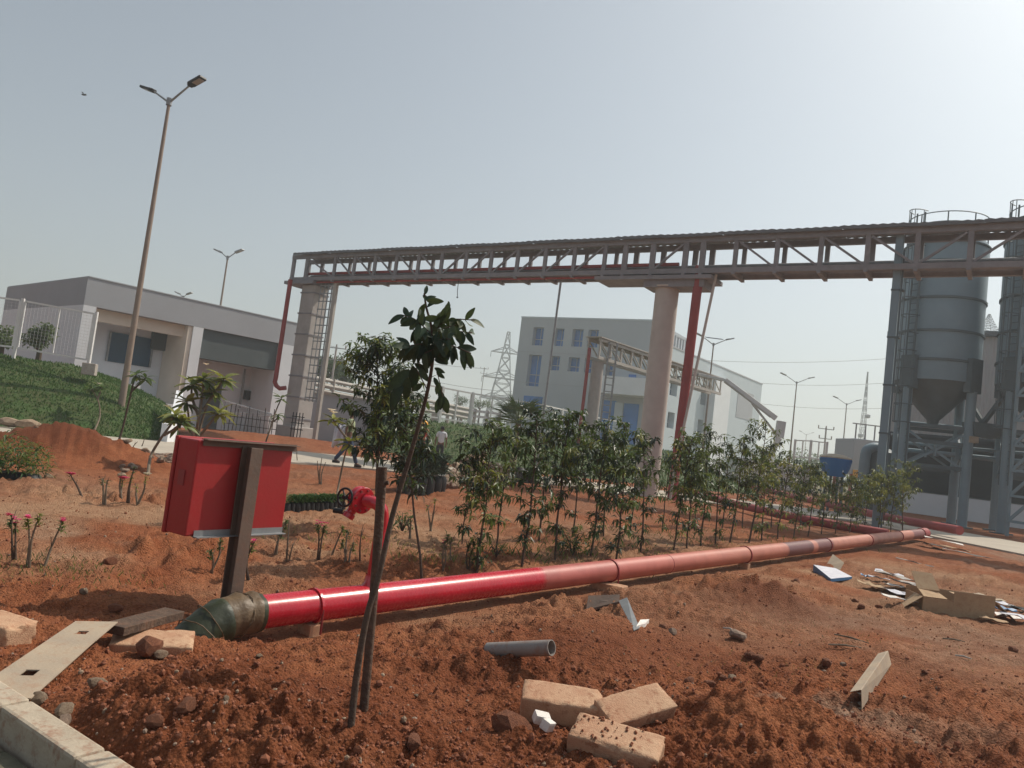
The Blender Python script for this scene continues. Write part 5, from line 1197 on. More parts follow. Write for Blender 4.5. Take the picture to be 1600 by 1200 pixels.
panel('flap', f0 + Z * .19 - X * .01, f0 - X * .24 - Yv * .02 + Z * .03, f0 - X * .22 + Yv * .1 + Z * .05, f0 + Yv * .2 + Z * .2 - X * .01, bx0)
panel('flap', f1 + Z * .24 + X * .01, f1 + X * .30 + Z * .01, f1 + X * .36 + Yv * .22 + Z * .02, f1 + Yv * .3 + Z * .26 + X * .01, bx0)
panel('flap', fc + Z * .27 + Yv * .02, f1 + Z * .27 + Yv * .02, f1 + Z * .275 + Yv * .13, fc + Z * .275 + Yv * .13, bx0)
# crumpled scraps round it
def scrap(px, py, L, W, yaw, m, label, cat='scrap', dz=.02, tl=.1, name='paper_scrap'):
    p = GT(px, py); L *= 1.35; W *= 1.5; s = MB(); rg = random.Random(int(px * 3 + py)); n = 5; mtx = rotz(yaw) @ Matrix.Rotation(tl, 3, 'Y'); vv = []
    for i in range(n + 1):
        for j in range(3): vv.append(p + mtx @ Vector(((i / n - .5) * L, (j / 2 - .5) * W, dz + rg.uniform(-.012, .03))))
    s.v += vv
    for i in range(n):
        for j in range(2): s.f.append((i * 3 + j, (i + 1) * 3 + j, (i + 1) * 3 + j + 1, i * 3 + j + 1)); s.m.append(0)
    o = s.build(name, m, loc=p); sm = o.modifiers.new('s', 'SOLIDIFY'); sm.thickness = .006; return tag(o, label, cat)
scrap(1400, 914, .42, .07, R(-20), M_['pvc'], 'long grey plastic strip sloping toward the open cardboard box', dz=.10, tl=.12, name='plastic_strip')
scrap(1410, 932, .36, .16, R(3), M_['paper'], 'grey-white sheet left of the open box', dz=.05)
scrap(1430, 938, .2, .12, R(12), M_['bluep'], 'small blue printed piece at the left mouth of the box', dz=.05)
scrap(1372, 908, .22, .10, R(-25), M_['paper'], 'crumpled white wrapper at the left end of the heap', dz=.05)
scrap(1352, 903, .10, .06, R(-10), M_['bluep'], 'teal bottle-like piece at the far left of the heap', dz=.03)
scrap(1383, 925, .36, .06, R(-28), M_['card'], 'narrow yellowish cardboard slat under the papers', dz=.02, name='cardboard_piece')
scrap(1395, 922, .16, .10, R(15), M_['foam'], 'white foam sheet in the middle of the heap', dz=.06, name='foam_piece')
scrap(1560, 952, .24, .14, R(-35), M_['paper'], 'printed white paper right of the open box', dz=.08)
scrap(1575, 966, .22, .12, R(-15), M_['foam'], 'white flat piece lying at the right end of the heap', dz=.02, name='foam_piece')
scrap(1552, 972, .2, .08, R(-20), M_['card'], 'torn yellow cardboard edge under the right flap', dz=.02, name='cardboard_piece')
scrap(1588, 955, .16, .14, R(40), M_['black'], 'black crumpled plastic at the right photo edge', dz=.04, name='plastic_piece')
scrap(1458, 857, .5, .25, R(5), M_['black'], 'black crumpled sheet near the road at right', dz=.08, name='plastic_piece')
scrap(1474, 855, .7, .12, R(-8), M_['foam'], 'white plastic strips on top of the black sheet', dz=.17, name='plastic_strip')
scrap(1492, 862, .5, .07, R(-32), M_['card'], 'pale wooden slat right of the black sheet', dz=.08, name='timber_offcut')
scrap(1515, 868, .9, .04, R(-12), M_['black'], 'thin dark hose trailing right of the black sheet', dz=.03, name='hose_piece')
scrap(1436, 880, .6, .025, R(-42), M_['trussp'], 'thin pale stick lying on the red soil above the box', 'stick', dz=.03, name='stick')
for i, (px, py, L, yw, lab) in enumerate(((1330, 1000, .3, -45, 'dry twig right of the low soil mound'), (1320, 1012, .28, 5, 'straight dry twig above the cardboard profile'), (1490, 1002, .2, -10, 'pale twig in the right middle ground'),
                                        (1505, 1030, .12, -35, 'short pale splinter at right'), (1140, 985, .12, -40, 'white splinter left of the round brick stub'))):
    p = GT(px, py); d = Vector((math.cos(R(yw)), math.sin(R(yw)), 0)); s = MB(); s.tube([p - d * L / 2 + Z * .012, p + Z * .02, p + d * L / 2 + Z * .012], [.006, .008, .004] if i != 5 else [.012, .012, .012], 6); tag(s.build('twig', M_['trussp'] if i > 2 else M_['barkg'], loc=p), lab, 'twig')
for i, (px, py, L, W, yw, mm, lab) in enumerate(((1388, 902, .3, .12, -30, 'paper', 'white sheet at the top of the scrap heap'), (1362, 918, .28, .1, -20, 'card', 'brown cardboard strip at the lower left of the heap'), (1418, 920, .34, .16, -8, 'pvc', 'grey crumpled sheet close to the left flap of the box'),
        (1405, 942, .3, .07, -12, 'foam', 'white strip along the lower edge of the heap'), (1545, 940, .26, .14, -50, 'cardg', 'grey board leaning right of the open box'), (1568, 958, .2, .14, -30, 'bluep', 'blue printed scrap right of the open box'), (1590, 975, .3, .1, -15, 'paper', 'white sheet cut by the right photo edge'))):
    scrap(px, py, L, W, R(yw), M_[mm], lab, dz=.06)
# notable rocks
RK = [(800, 1148, .21, 'rock', 'large dark laterite boulder left of the three blocks'), (1153, 998, .13, 'stub', 'round orange stub of stone in the middle ground'), (1077, 1070, .07, 'rock', 'dark pebble-like rock right of the tilted block, leftmost'),
      (1109, 1072, .06, 'rock', 'dark rock right of the tilted block, rightmost'), (1143, 1062, .06, 'rockg', 'greyish rock above the dark ones near the tilted block'), (1130, 1062, .05, 'rock', 'brown rock touching the greyish rock'),
      (1185, 1033, .08, 'rock', 'dark double rock beside the yellow leaf scrap'), (1172, 1028, .07, 'rock', 'dark rock left of the double rock'), (1345, 950, .09, 'rock', 'dark laterite lump left of the cardboard heap'), (1336, 942, .08, 'rock', 'upper dark lump left of the cardboard heap'),
      (1373, 950, .07, 'rock', 'single dark rock below the paper heap'), (1583, 1018, .08, 'rock', 'dark rock near the right photo edge'), (1445, 1052, .04, 'rock', 'small square dark stone right of the cardboard profile'), (1402, 1092, .045, 'rockp', 'small orange pebble right of the cardboard profile'),
      (130, 928, .09, 'rockg', 'pale rounded stone in the left middle ground'), (60, 1097, .09, 'rockg', 'grey stone beside the kerb near the cardboard strip'), (100, 1115, .10, 'rockg', 'flat grey stone above the kerb'), (103, 1130, .07, 'rockp', 'tan stone beside the flat grey one'),
      (150, 1080, .10, 'rockg', 'pale rough stone on the slope below the block'), (90, 1150, .14, 'rockp', 'broad half-buried stone near the kerb'), (405, 1027, .05, 'rockg', 'pale chip below the red pipe start'), (362, 1056, .05, 'rockg', 'pale grey stone on the near mound'),
      (350, 1112, .035, 'foamr', 'small white chip on the near mound'), (290, 1110, .10, 'rock', 'broken brown slab on the near mound'), (240, 1125, .09, 'rock', 'dark clod on the near mound, left of the slab'), (650, 1090, .03, 'rockg', 'pale chip right of the stake'), (1290, 1040, .09, 'rock', 'dark lump left of the cardboard profile'),
      (1318, 1040, .05, 'rockp', 'tan chip left of the cardboard profile'), (1050, 990, .07, 'rockp', 'orange flat stone below the pipe support'), (1035, 982, .06, 'rock', 'dark stone beside the orange flat stone'), (1245, 912, .10, 'rock', 'dark log-like clod near the blue carton'), (645, 1165, .10, 'rock', 'dark clod at bottom centre left'),
      (230, 1020, .2, 'rock', 'soil lump before the soil-covered block'), (250, 1028, .10, 'rockg', 'pale rubble below the soil-covered block'), (180, 955, .11, 'rock', 'dark clod left of the cabinet post'), (172, 880, .12, 'rock', 'dark clod in the sandy left ground'), (205, 730, .18, 'rockp', 'orange stone right of the dirt mound'), (75, 748, .2, 'rockg', 'stone at the foot of the dirt mound')]
for i, (px, py, sz, k, lab) in enumerate(RK):
    sz *= 1.25 if k == 'stub' or px > 1000 else .95; p = GT(px, py); me = ROCKS[{'foamr': 'rockg', 'stub': 'rockp'}.get(k, k)][i % 4]
    o = put_mesh('rock', me, p + Vector((0, 0, sz * .18)), (sz * rnd(.9, 1.2), sz * rnd(.75, 1), sz * rnd(.75, 1)), (rnd(-.3, .3), rnd(-.3, .3), rnd(0, 6))); tag(o, lab, 'rock')

# rubble heap of pale stones and the stone row by the road
hp_ = G(735, 752); rp = thing('rubble_heap', hp_, 'heap of pale rubble stones behind the black nursery bags', 'stone heap')
rg = random.Random(4)
for i in range(230):
    u = rg.uniform(-1, 1); a = G(700 + 85 * (u + 1) / 2 * 1.25 - 5, 762 - 6 * (u + 1) / 2); hh = .95 * (1 - abs(u + .15) ** 1.6 * .8); v = rg.uniform(0, 1)
    p = Vector((a.x, a.y - .5 + v * 1.2, max(0, hh * v * rg.uniform(.85, 1.0)) + .05)); sz = rg.uniform(.13, .26)
    put_mesh('stone', ROCKS['rockp' if rg.random() < .6 else 'rockg'][i % 4], p, (sz * 1.2, sz, sz * .8), (rg.uniform(-1, 1), rg.uniform(-1, 1), rg.uniform(0, 6)), rp)
rr_ = thing('stone_row', G(235, 716), 'row of orange-brown stones along the road edge right of the dirt mound', 'stone row')
for i in range(110):
    t = rg.uniform(0, 1); a = GT(188 + 125 * t, 712 + 12 * t + rg.uniform(-6, 5)); sz = rg.uniform(.07, .19); put_mesh('stone', ROCKS['rockp' if rg.random() < .7 else 'rockg'][i % 4], a + Vector((0, 0, sz * .25)), (sz * 1.2, sz, sz * .8), (rg.uniform(-.5, .5), rg.uniform(-.5, .5), rg.uniform(0, 6)), rr_)
for i, (px, py) in enumerate(((15, 663), (50, 660))):
    p = D(px, py, 22.2); o = put_mesh('rock', ROCKS['rockg'][i], Vector((p.x, p.y, .2)), (.9, .5, .4), (0, 0, i)); tag(o, ('left' if i == 0 else 'right') + ' pale rubble lump at the foot of the grass bank', 'rock')

# ------------------------------------------------------------ vegetation
def tree_hedge(base, h_, w_, label, seed, stem=.32, dens=1., mt=('leaf', 'leaf_d', 'leaf_y'), lean=(0, 0), Ls=.10, group='young trees of the hedge', name='young_tree', Wf=.30, wts=(6, 3, 1), cat='tree', fork=0, low=1):
    rg = random.Random(seed); t = thing(name, base, label, cat, group); b = Vector(base)
    ax_ = [b + Vector((0, 0, -.05))]; px_ = py_ = 0; N = 8
    for i in range(1, N + 1):
        px_ += rg.uniform(-.02, .02) * h_ * .5; py_ += rg.uniform(-.02, .02) * h_ * .5; ax_.append(b + Vector((px_ + lean[0] * i / N, py_ + lean[1] * i / N, h_ * .94 * i / N)))
    s = MB(); s.tube(ax_, [.013 * (h_ / 2) * (1.15 - i / N * .95) + .002 for i in range(N + 1)], 7)
    lf = MB()
    def axp(u): f = u * N; i = min(N - 1, int(f)); return ax_[i].lerp(ax_[i + 1], f - i)
    nb = int(34 * dens * (h_ / 2) ** .5)
    for j in range(nb):
        u = stem + (1 - stem) * (j / nb) + rg.uniform(-.02, .02); u = min(1, max(.05, u)); p = axp(u)
        if j % 7 == 3 and low: u = rg.uniform(.08, stem); p = axp(u)
        a = rg.uniform(0, 6.283); f = (u - stem) / (1 - stem); prof = math.sin(math.pi * min(1, max(.12, f * .72 + .18))) ** .6 if f > 0 else .35
        r_ = w_ * .5 * prof * rg.uniform(.65, 1.15); el = rg.uniform(.35, 1.0)
        d = Vector((math.cos(a), math.sin(a), el)); q1 = p + d * r_ * .55; q2 = p + Vector((d.x, d.y, el * .8)) * r_
        s.tube([p, q1, q2], [.006, .004, .002], 4, False)
        nc = max(2, int(r_ / .075))
        for c in range(nc):
            tt = (c + 1) / nc; q = p.lerp(q1, tt * 2) if tt < .5 else q1.lerp(q2, tt * 2 - 1); q = q + Vector((rg.uniform(-.03, .03), rg.uniform(-.03, .03), rg.uniform(-.02, .03)))
            lf.k = rg.choices((0, 1, 2), wts)[0]
            for k in range(rg.randint(6, 10)):
                aa = rg.uniform(0, 6.283); dd = Vector((math.cos(aa), math.sin(aa), rg.uniform(-1.1, .7))); L = Ls * rg.uniform(.7, 1.25)
                lf.leaf(q + dd * .01, dd, (rg.uniform(-.4, .4), rg.uniform(-.4, .4), 1), L, L * Wf, rg.uniform(.1, .4))
    lf.k = 0; q = ax_[-1]
    for k in range(18):
        aa = rg.uniform(0, 6.283); dd = Vector((math.cos(aa), math.sin(aa), rg.uniform(-.3, 1.6))); L = Ls * rg.uniform(.7, 1.2); lf.leaf(q + Vector((0, 0, rg.uniform(-.12, .03))), dd, (0, 0, 1), L, L * Wf, .3)
    s.build('trunk', M_['bark'], t); lf.build('crown', [M_[m] for m in mt], t, stuff=True); return t
HT = [(745, 897, 652, .44), (815, 885, 628, .46), (867, 876, 632, .48), (922, 873, 650, .42), (963, 868, 655, .44), (1000, 866, 668, .40), (1052, 860, 672, .42), (1073, 857, 668, .40), (1095, 853, 662, .42), (1118, 851, 690, .36), (1140, 849, 672, .44), (1170, 847, 650, .55), (1190, 845, 690, .5),
      (1215, 842, 695, .5), (1240, 840, 705, .55), (1262, 838, 712, .5), (1283, 836, 725, .55), (1305, 835, 735, .6), (1327, 833, 735, .6), (1350, 832, 728, .65), (1372, 831, 724, .7), (1392, 833, 730, .65), (1410, 833, 716, .7)]
ords = ['leftmost', 'second', 'third', 'fourth', 'fifth', 'sixth', 'seventh', 'eighth', 'ninth', 'tenth', 'eleventh', 'twelfth', 'thirteenth', 'fourteenth', 'fifteenth', 'sixteenth', 'seventeenth', 'eighteenth', 'nineteenth', 'twentieth', 'twenty-first', 'twenty-second', 'rightmost']
hedge_top = []
for i, (px, py, yt, w_) in enumerate(HT):
    p = GT(px, py); topp = D(px + (py - yt) * .1, yt + (9 if 14 <= i <= 20 else 2), p.y); h_ = topp.z - p.z; w_ = w_ * (1.5 if p.y > 12 else 1.4)
    extra = {0: ', left of the spiky palm', 1: ', in front of the spiky palm', 6: ', beside the round pillar', 11: ', taller than its neighbours', 17: ', in front of the blue tank', 22: ', yellowish, nearest the silos'}.get(i, '')
    tree_hedge(p, h_, w_, ('%s young tree of the hedge row' + extra) % ords[i] if i not in (0, 22) else ('%s young tree of the hedge row' % ords[i]) + extra, 100 + i, stem=random.Random(i).uniform(.26, .42), dens=(1.12 if i < 8 else .85) * random.Random(i + 50).uniform(.7, 1.2), wts=(6, 3, 1) if i < 9 else (5, 2, 3) if i < 17 else (4, 1, 6), Ls=.105, lean=(random.Random(i + 9).uniform(-.12, .12), 0))
# second staggered rank
HT2 = [(775, 860, 650, .5), (842, 846, 640, .5), (893, 842, 655, .5), (943, 838, 660, .5), (985, 835, 668, .45), (1035, 832, 690, .45), (1085, 828, 690, .5), (1128, 826, 680, .5), (1160, 826, 690, .5), (1205, 824, 705, .5), (1250, 822, 715, .5), (1337, 824, 735, .6), (1380, 822, 728, .6)]
HL2 = ['%s stem of the rear rank of the hedge, counted from the left' % w_ for w_ in ('first', 'second', 'third', 'fourth', 'fifth', 'sixth', 'seventh', 'eighth', 'ninth', 'tenth', 'eleventh', 'twelfth', 'last')]
for i, (px, py, yt, w_) in enumerate(HT2):
    p = GT(px, py); topp = D(px + (py - yt) * .1, yt + random.Random(i).uniform(0, 22), p.y); tree_hedge(p, topp.z - p.z, w_ * 1.0, HL2[i], 300 + i, stem=.42, dens=.7, wts=(4, 4, 2), Ls=.10, group='rear rank of the hedge')
# big dark tree left of centre
p = GT(660, 902); t = tree_hedge(p, 1.7, .45, 'thin-stemmed dark tree whose crown hangs over the two workers', 501, stem=.50, dens=1.25, mt=('leaf', 'leaf_d', 'leaf_d'), lean=(-.42, .1), group='slender trees left of the hedge', wts=(3, 5, 1), low=0)
p = GT(588, 838); t = tree_hedge(p, 2.55, 1.12, 'tall bushy dark tree behind the hydrant and stake', 502, stem=.38, dens=1.65, mt=('leaf', 'leaf_d', 'leaf_y'), lean=(-.30, .1), Ls=.12, group='slender trees left of the hedge', wts=(5, 4, 1), low=0)
p = GT(722, 850); tree_hedge(p, 1.0, .4, 'low leafy tree filling the gap left of the hedge, before the rubble', 503, stem=.35, dens=.9, mt=('leaf', 'leaf_y', 'leaf_d'), group='slender trees left of the hedge', wts=(5, 2, 2))

def big_leaf_mesh(name, m, L=1., W=.45, n=6, droop=.25, fold=.12):
    mb = MB(); vs_ = []
    for i in range(n + 1):
        t = i / n; w_ = W * .5 * math.sin(math.pi * min(1, t * .92 + .04)) ** .8 * (1 - .25 * t); z = -droop * t * t
        vs_ += [Vector((t * L, -w_, z + fold * w_)), Vector((t * L, 0, z)), Vector((t * L, w_, z + fold * w_))]
    mb.v = vs_
    for i in range(n):
        for j in range(2): mb.f.append((i * 3 + j, (i + 1) * 3 + j, (i + 1) * 3 + j + 1, i * 3 + j + 1)); mb.m.append(0)
    me = bpy.data.meshes.new(name); me.from_pydata([tuple(v) for v in mb.v], [], mb.f); me.materials.append(m); me.polygons.foreach_set('use_smooth', [True] * len(me.polygons)); me.update(); return me
LM = {'s': [big_leaf_mesh('leaf', M_['leaf_s'], 1, .48, droop=.2 + .15 * k, fold=.3) for k in range(3)], 'sy': [big_leaf_mesh('leaf', M_['leaf_sy'], 1, .46, droop=.2 + .1 * k, fold=.3) for k in range(2)],
      'p': [big_leaf_mesh('leaf', M_['leaf'], 1, .36, droop=.15 + .15 * k, fold=.35) for k in range(2)], 'py': [big_leaf_mesh('leaf', M_['leaf_y'], 1, .36, droop=.15 + .15 * k, fold=.35) for k in range(2)]}
def put_leaf(par, key, p, d, L, roll=0., i=0):
    d = Vector(d).normalized(); q = d.to_track_quat('X', 'Z'); ml = LM[key]; o = bpy.data.objects.new('leaf', ml[i % len(ml)]); COL.objects.link(o); o.parent = par
    o.location = Vector(p) - Vector(par['_o']); o.rotation_mode = 'QUATERNION'; from mathutils import Quaternion; o.rotation_quaternion = q @ Quaternion((1, 0, 0), roll); o.scale = (L, L, L); return o
def face_leaf(par, key, p, d, L, nrm, i=0):
    d = Vector(d).normalized(); n_ = Vector(nrm); y = n_.cross(d).normalized(); z = d.cross(y); ml = LM[key]
    o = bpy.data.objects.new('leaf', ml[i % len(ml)]); COL.objects.link(o); o.parent = par; o.location = Vector(p) - Vector(par['_o'])
    o.rotation_mode = 'QUATERNION'; o.rotation_quaternion = Matrix((d, y, z)).transposed().to_quaternion(); o.scale = (L, L, L); return o
# stake and tied sapling in the foreground
sb_ = GT(570, 1108); stp = D(598, 730, sb_.y)
sk = thing('tree_stake', sb_, 'dark sawn wooden stake standing beside the sapling', 'stake')
s = MB(); pts = [sb_ - Z * .1, sb_.lerp(stp, .3), sb_.lerp(stp, .6) + Vector((.004, 0, 0)), stp]; s.tube(pts, [.022, .021, .022, .023], 10); s.build('stake_shaft', M_['stake'], sk, smooth=True)
q = sb_.lerp(stp, .93); s = MB(); s.tube([q, q + Vector((.035, -.01, .012))], [.014, .010], 8); s.build('branch_stub', M_['stake'], sk, smooth=True)
gb = GT(549, 1132); Y0 = gb.y
sap = thing('sapling', gb, 'slender large-leaved sapling leaning on the dark stake in the foreground', 'tree')
tr = [gb - Z * .05] + [D(x, y, Y0 + dy) for x, y, dy in ((558, 1050, .02), (574, 960, .04), (592, 900, .06), (612, 810, .1), (634, 735, .12), (650, 680, .12), (663, 632, .12), (673, 585, .1), (677, 545, .1), (674, 510, .1), (666, 480, .1), (663, 458, .1))]
s = MB(); tpp = bez(tr, 4); s.tube(tpp, [.0155 * (1 - .75 * i / len(tpp)) for i in range(len(tpp))], 10); s.build('trunk', M_['bark'], sap, smooth=True)
rg = random.Random(12); Yc = Y0 + .1
def PX(x, y, dy=0.): return D(x, y, Yc + dy)
SPR = [((676, 520), (700, 500), (742, 500), 12, .0, .2), ((677, 530), (705, 518), (738, 520), 11, .1, .0), ((678, 540), (705, 540), (736, 552), 12, -.1, -.1), ((676, 525), (650, 500), (628, 492), 10, .05, .1), ((677, 538), (652, 538), (628, 545), 11, -.08, -.1),
       ((676, 528), (660, 520), (645, 515), 7, .15, .0), ((677, 535), (690, 530), (705, 530), 8, -.18, .0), ((676, 530), (672, 520), (668, 515), 6, .2, 0), ((674, 515), (684, 500), (700, 490), 7, .0, .3), ((678, 545), (672, 548), (664, 552), 4, -.1, -.2),
       ((677, 532), (684, 540), (700, 545), 8, .15, -.1), ((677, 530), (665, 535), (650, 545), 8, .1, -.1), ((677, 526), (690, 515), (712, 508), 9, -.15, .1), ((676, 524), (664, 512), (655, 505), 6, -.15, .1)]
li = 0
for a, m, b_, n, dy, up_ in SPR:
    P0, P1, P2 = PX(*a), PX(*m, dy * .6), PX(*b_, dy); s = MB(); c_ = bez([P0, P1, P2], 6); s.tube(c_, .0025, 4, False); s.build('twig', M_['bark'], sap)
    n = int(n * 1.35)
    for k in range(n):
        t = (k + .6) / n; q = c_[min(len(c_) - 1, int(t * (len(c_) - 1)))]; dr = (P2 - P0).normalized(); sg = 1 if k % 2 else -1
        d = dr * rg.uniform(.0, .7) + Vector((0, sg * rg.uniform(.0, .5), rg.uniform(-1.0, -.5) + up_ * 2.5 + (.9 if rg.random() < .18 else 0)))
        face_leaf(sap, 'sy' if (up_ > .15 or rg.random() < .10) else 's', q, d, rg.uniform(.058, .085), (rg.uniform(-.8, .8), -1, rg.uniform(-.3, .8)), li); li += 1
for (x, y), (dx, dy_), L, key in (((668, 480), (.8, 1), .07, 's'), ((667, 470), (-.6, 1), .045, 's'), ((664, 460), (.1, 1), .045, 's'), ((664, 475), (-.4, -1), .08, 'sy'), ((667, 470), (1, .1), .075, 'sy'), ((663, 490), (-.5, -1), .07, 's'), ((664, 468), (.9, .5), .05, 's'), ((662, 498), (.9, .1), .08, 'sy'),
                              ((676, 548), (-.8, -.4), .09, 's'), ((677, 560), (-.9, -1), .08, 's'), ((679, 562), (1, -.15), .055, 's'), ((679, 575), (.9, -.3), .05, 's'), ((678, 590), (.7, -1), .05, 's'), ((660, 600), (-.9, -.7), .07, 's'), ((655, 575), (.7, -.8), .075, 's'), ((648, 568), (1, -.5), .07, 's'),
                              ((686, 600), (.3, -1), .06, 's'), ((690, 620), (-.3, -1), .08, 's'), ((692, 618), (.4, -1), .09, 's'), ((688, 598), (-.4, -1), .06, 's'), ((690, 612), (.1, -1), .08, 's'), ((682, 580), (1, -.8), .05, 's'), ((630, 600), (-.5, -1), .13, 's'), ((640, 578), (-.7, -.9), .13, 's'), ((645, 572), (.2, -1), .11, 's'), ((636, 590), (.1, -1), .10, 's')):
    face_leaf(sap, key, PX(x, y, rg.uniform(-.02, .02)), (dx, rg.uniform(-.3, .3), dy_), L, (rg.uniform(-.6, .6), -1, rg.uniform(-.2, .5)), li); li += 1
s = MB(); s.tube([PX(672, 590), PX(684, 585), PX(692, 620)], .002, 4, False); s.tube([PX(668, 610), PX(650, 575), PX(642, 575)], .0025, 4, False); s.tube([PX(656, 572), PX(652, 545)], .002, 4, False); s.build('twig', M_['bark'], sap)

def whorl(par, key, q, n, L, rg, i0=0, el=(-.3, .9)):
    for k in range(n):
        a = 6.283 * k / n + rg.uniform(-.3, .3); put_leaf(par, key, q, (math.cos(a), math.sin(a), rg.uniform(*el)), L * rg.uniform(.75, 1.15), rg.uniform(-.4, .4), i0 + k)
def flower(par, q, r_, m, rg):
    s = MB()
    for k in range(5): a = 6.283 * k / 5; s.leaf(q, (math.cos(a), math.sin(a), .5), (0, 0, 1), r_, r_ * .8, .1)
    s.build('flower', M_[m], par)
def plumeria(stems, label, cluster, L, seed, key='py', white=(), sr=.03, name='plumeria', m='barkg', n=9):
    """stems: list of pixel polylines with a depth; leaves whorl at each end"""
    rg = random.Random(seed); b = Vector(stems[0][0]); t = thing(name, b, label, 'plant')
    for st in stems:
        s = MB(); c_ = bez(st, 5); s.tube(c_, [sr * (1 - .5 * k / len(c_)) for k in range(len(c_))], 8); s.build('stem', M_[m], t, smooth=True)
        whorl(t, key, c_[-1], n, L, rg); whorl(t, key if rg.random() < .5 else 'p', c_[-1] - Vector((0, 0, .05)), n, L * .9, rg, 3, (-.6, .3))
    for q in white: flower(t, q, .09, 'petal', rg)
    return t
Yp = 17; PQ = lambda x, y, dy=0: D(x, y, Yp + dy)
plumeria([[GT(303, 716), PQ(308, 670), PQ(315, 628), PQ(318, 592)], [PQ(304, 700), PQ(318, 650, .1), PQ(332, 612, .1)], [PQ(304, 705), PQ(296, 660), PQ(292, 628)], [PQ(305, 690), PQ(325, 665, -.2), PQ(342, 645, -.2)], [PQ(310, 650), PQ(300, 620, .2), PQ(300, 600, .2)], [PQ(318, 640), PQ(338, 610, .1), PQ(350, 592, .1)]],
         'tall many-headed frangipani behind the red cabinet', None, .42, 31, white=[PQ(322, 570)], name='frangipani', sr=.035)
Yp = 14.5; plumeria([[GT(231, 742), PQ(236, 712), PQ(252, 684), PQ(268, 662), PQ(273, 648)], [PQ(256, 680), PQ(270, 672), PQ(284, 660)]], 'curved frangipani left of the red cabinet with white blossom', None, .38, 32, white=[PQ(262, 636)], name='frangipani')
Yp = 12.5; plumeria([[GT(524, 802), PQ(528, 765), PQ(538, 715), PQ(546, 690)], [PQ(546, 690), PQ(530, 670), PQ(520, 655)]], 'frangipani with white blossom left of the bushy dark tree', None, .26, 33, white=[PQ(518, 642), PQ(521, 646)], name='frangipani', sr=.02, n=7)
Yp = 24.5; plumeria([[D(148, 672, 24.0), PQ(156, 650), PQ(153, 625), PQ(143, 608)], [PQ(152, 625), PQ(157, 612), PQ(158, 605)]], 'small pale frangipani growing on the grass bank', None, .34, 34, white=[PQ(155, 600)], key='p', name='frangipani', n=7)
Yp = 17.5; plumeria([[GT(178, 708), PQ(190, 675), PQ(201, 630), PQ(208, 600), PQ(213, 585)], [PQ(205, 612), PQ(218, 600), PQ(228, 590)]], 'thin dark sapling beside the tallest street lamp', None, .28, 35, key='p', name='sapling', m='bark', sr=.028, n=8)
Yp = 24; plumeria([[GT(414, 694), PQ(424, 665), PQ(432, 640), PQ(440, 622)], [PQ(424, 660), PQ(432, 655), PQ(434, 648)]], 'small sapling before the foot of the left pillar', None, .3, 36, key='p', name='sapling', m='bark', n=7)
# desert roses and bare sticks with pink flowers
FL = [((21, 874), [(18, 810), (24, 818)], 'pink-flowered plant at the left photo edge', 2), ((42, 886), [(44, 812), (62, 805)], 'pink-flowered plant second from the left edge', 1), ((69, 884), [(98, 815)], 'single curved stem with pink blossom right of the left pair', 1), ((131, 779), [(110, 742)], 'thin curved pink-flowered stem in the far left bed', 1),
      ((162, 787), [(160, 748), (168, 750)], 'pair of bare stems in the far left bed', 0), ((188, 779), [(192, 750), (190, 742)], 'pale stems with red blossom in the far left bed', 1), ((199, 788), [(205, 745), (210, 730)], 'leaning dark stems in the far left bed', 0), ((214, 788), [(228, 745), (213, 760)], 'pale curved stem with white blossom left of the cabinet', 3),
      ((328, 893), [(345, 845), (330, 860)], 'stem directly behind the cabinet post, left side', 0), ((388, 905), [(395, 850), (382, 860)], 'pink-flowered stems right of the cabinet post', 1), ((429, 867), [(447, 815), (440, 830)], 'forked bare stem under the cabinet right corner', 0), ((448, 876), [(452, 812), (458, 850)], 'bent bare stems right of the cabinet', 0),
      ((496, 874), [(497, 820), (507, 822)], 'stems with pink blossoms left of the hydrant', 2), ((517, 872), [(536, 825)], 'single leaning stem left of the hydrant', 0), ((539, 882), [(543, 828), (535, 845), (552, 850)], 'knobbly stems with few leaves below the hydrant', 0), ((563, 877), [(565, 830)], 'straight thin stem just left of the stake', 0),
      ((691, 891), [(695, 850), (700, 838)], 'pale stems with red blossom right of the sapling', 1), ((706, 882), [(705, 842)], 'dark stem beside the red-blossom stems', 0), ((731, 893), [(733, 850), (738, 858)], 'leafy short stems at the left foot of the hedge', 0), ((499, 757), [(503, 715), (496, 720), (509, 722)], 'bare forked stump in the far bed before the road', 0),
      ((640, 842), [(642, 808), (634, 812)], 'small green shoot right of the stake', 0), ((20, 690), [(18, 670), (30, 675), (40, 668)], 'bare bush near the road at far left', 0), ((52, 700), [(50, 672), (58, 680)], 'bare twiggy plant left of the dirt mound', 0), ((205, 706), [(198, 690), (215, 690)], 'low twigs right of the street lamp foot', 0), ((220, 700), [(226, 684)], 'single thin twig by the road behind the stones', 0),
      ((405, 728), [(405, 702)], 'thin stick by the road right of the cabinet, left one', 0), ((437, 730), [(438, 705)], 'thin stick by the road right of the cabinet, right one', 0), ((465, 722), [(464, 700)], 'thin stick by the road beyond the bare stump', 0), ((590, 830), [(588, 770)], 'thin straight stem behind the stake', 0), ((672, 830), [(680, 780), (668, 790)], 'fine twigs right of the leaning sapling', 0)]
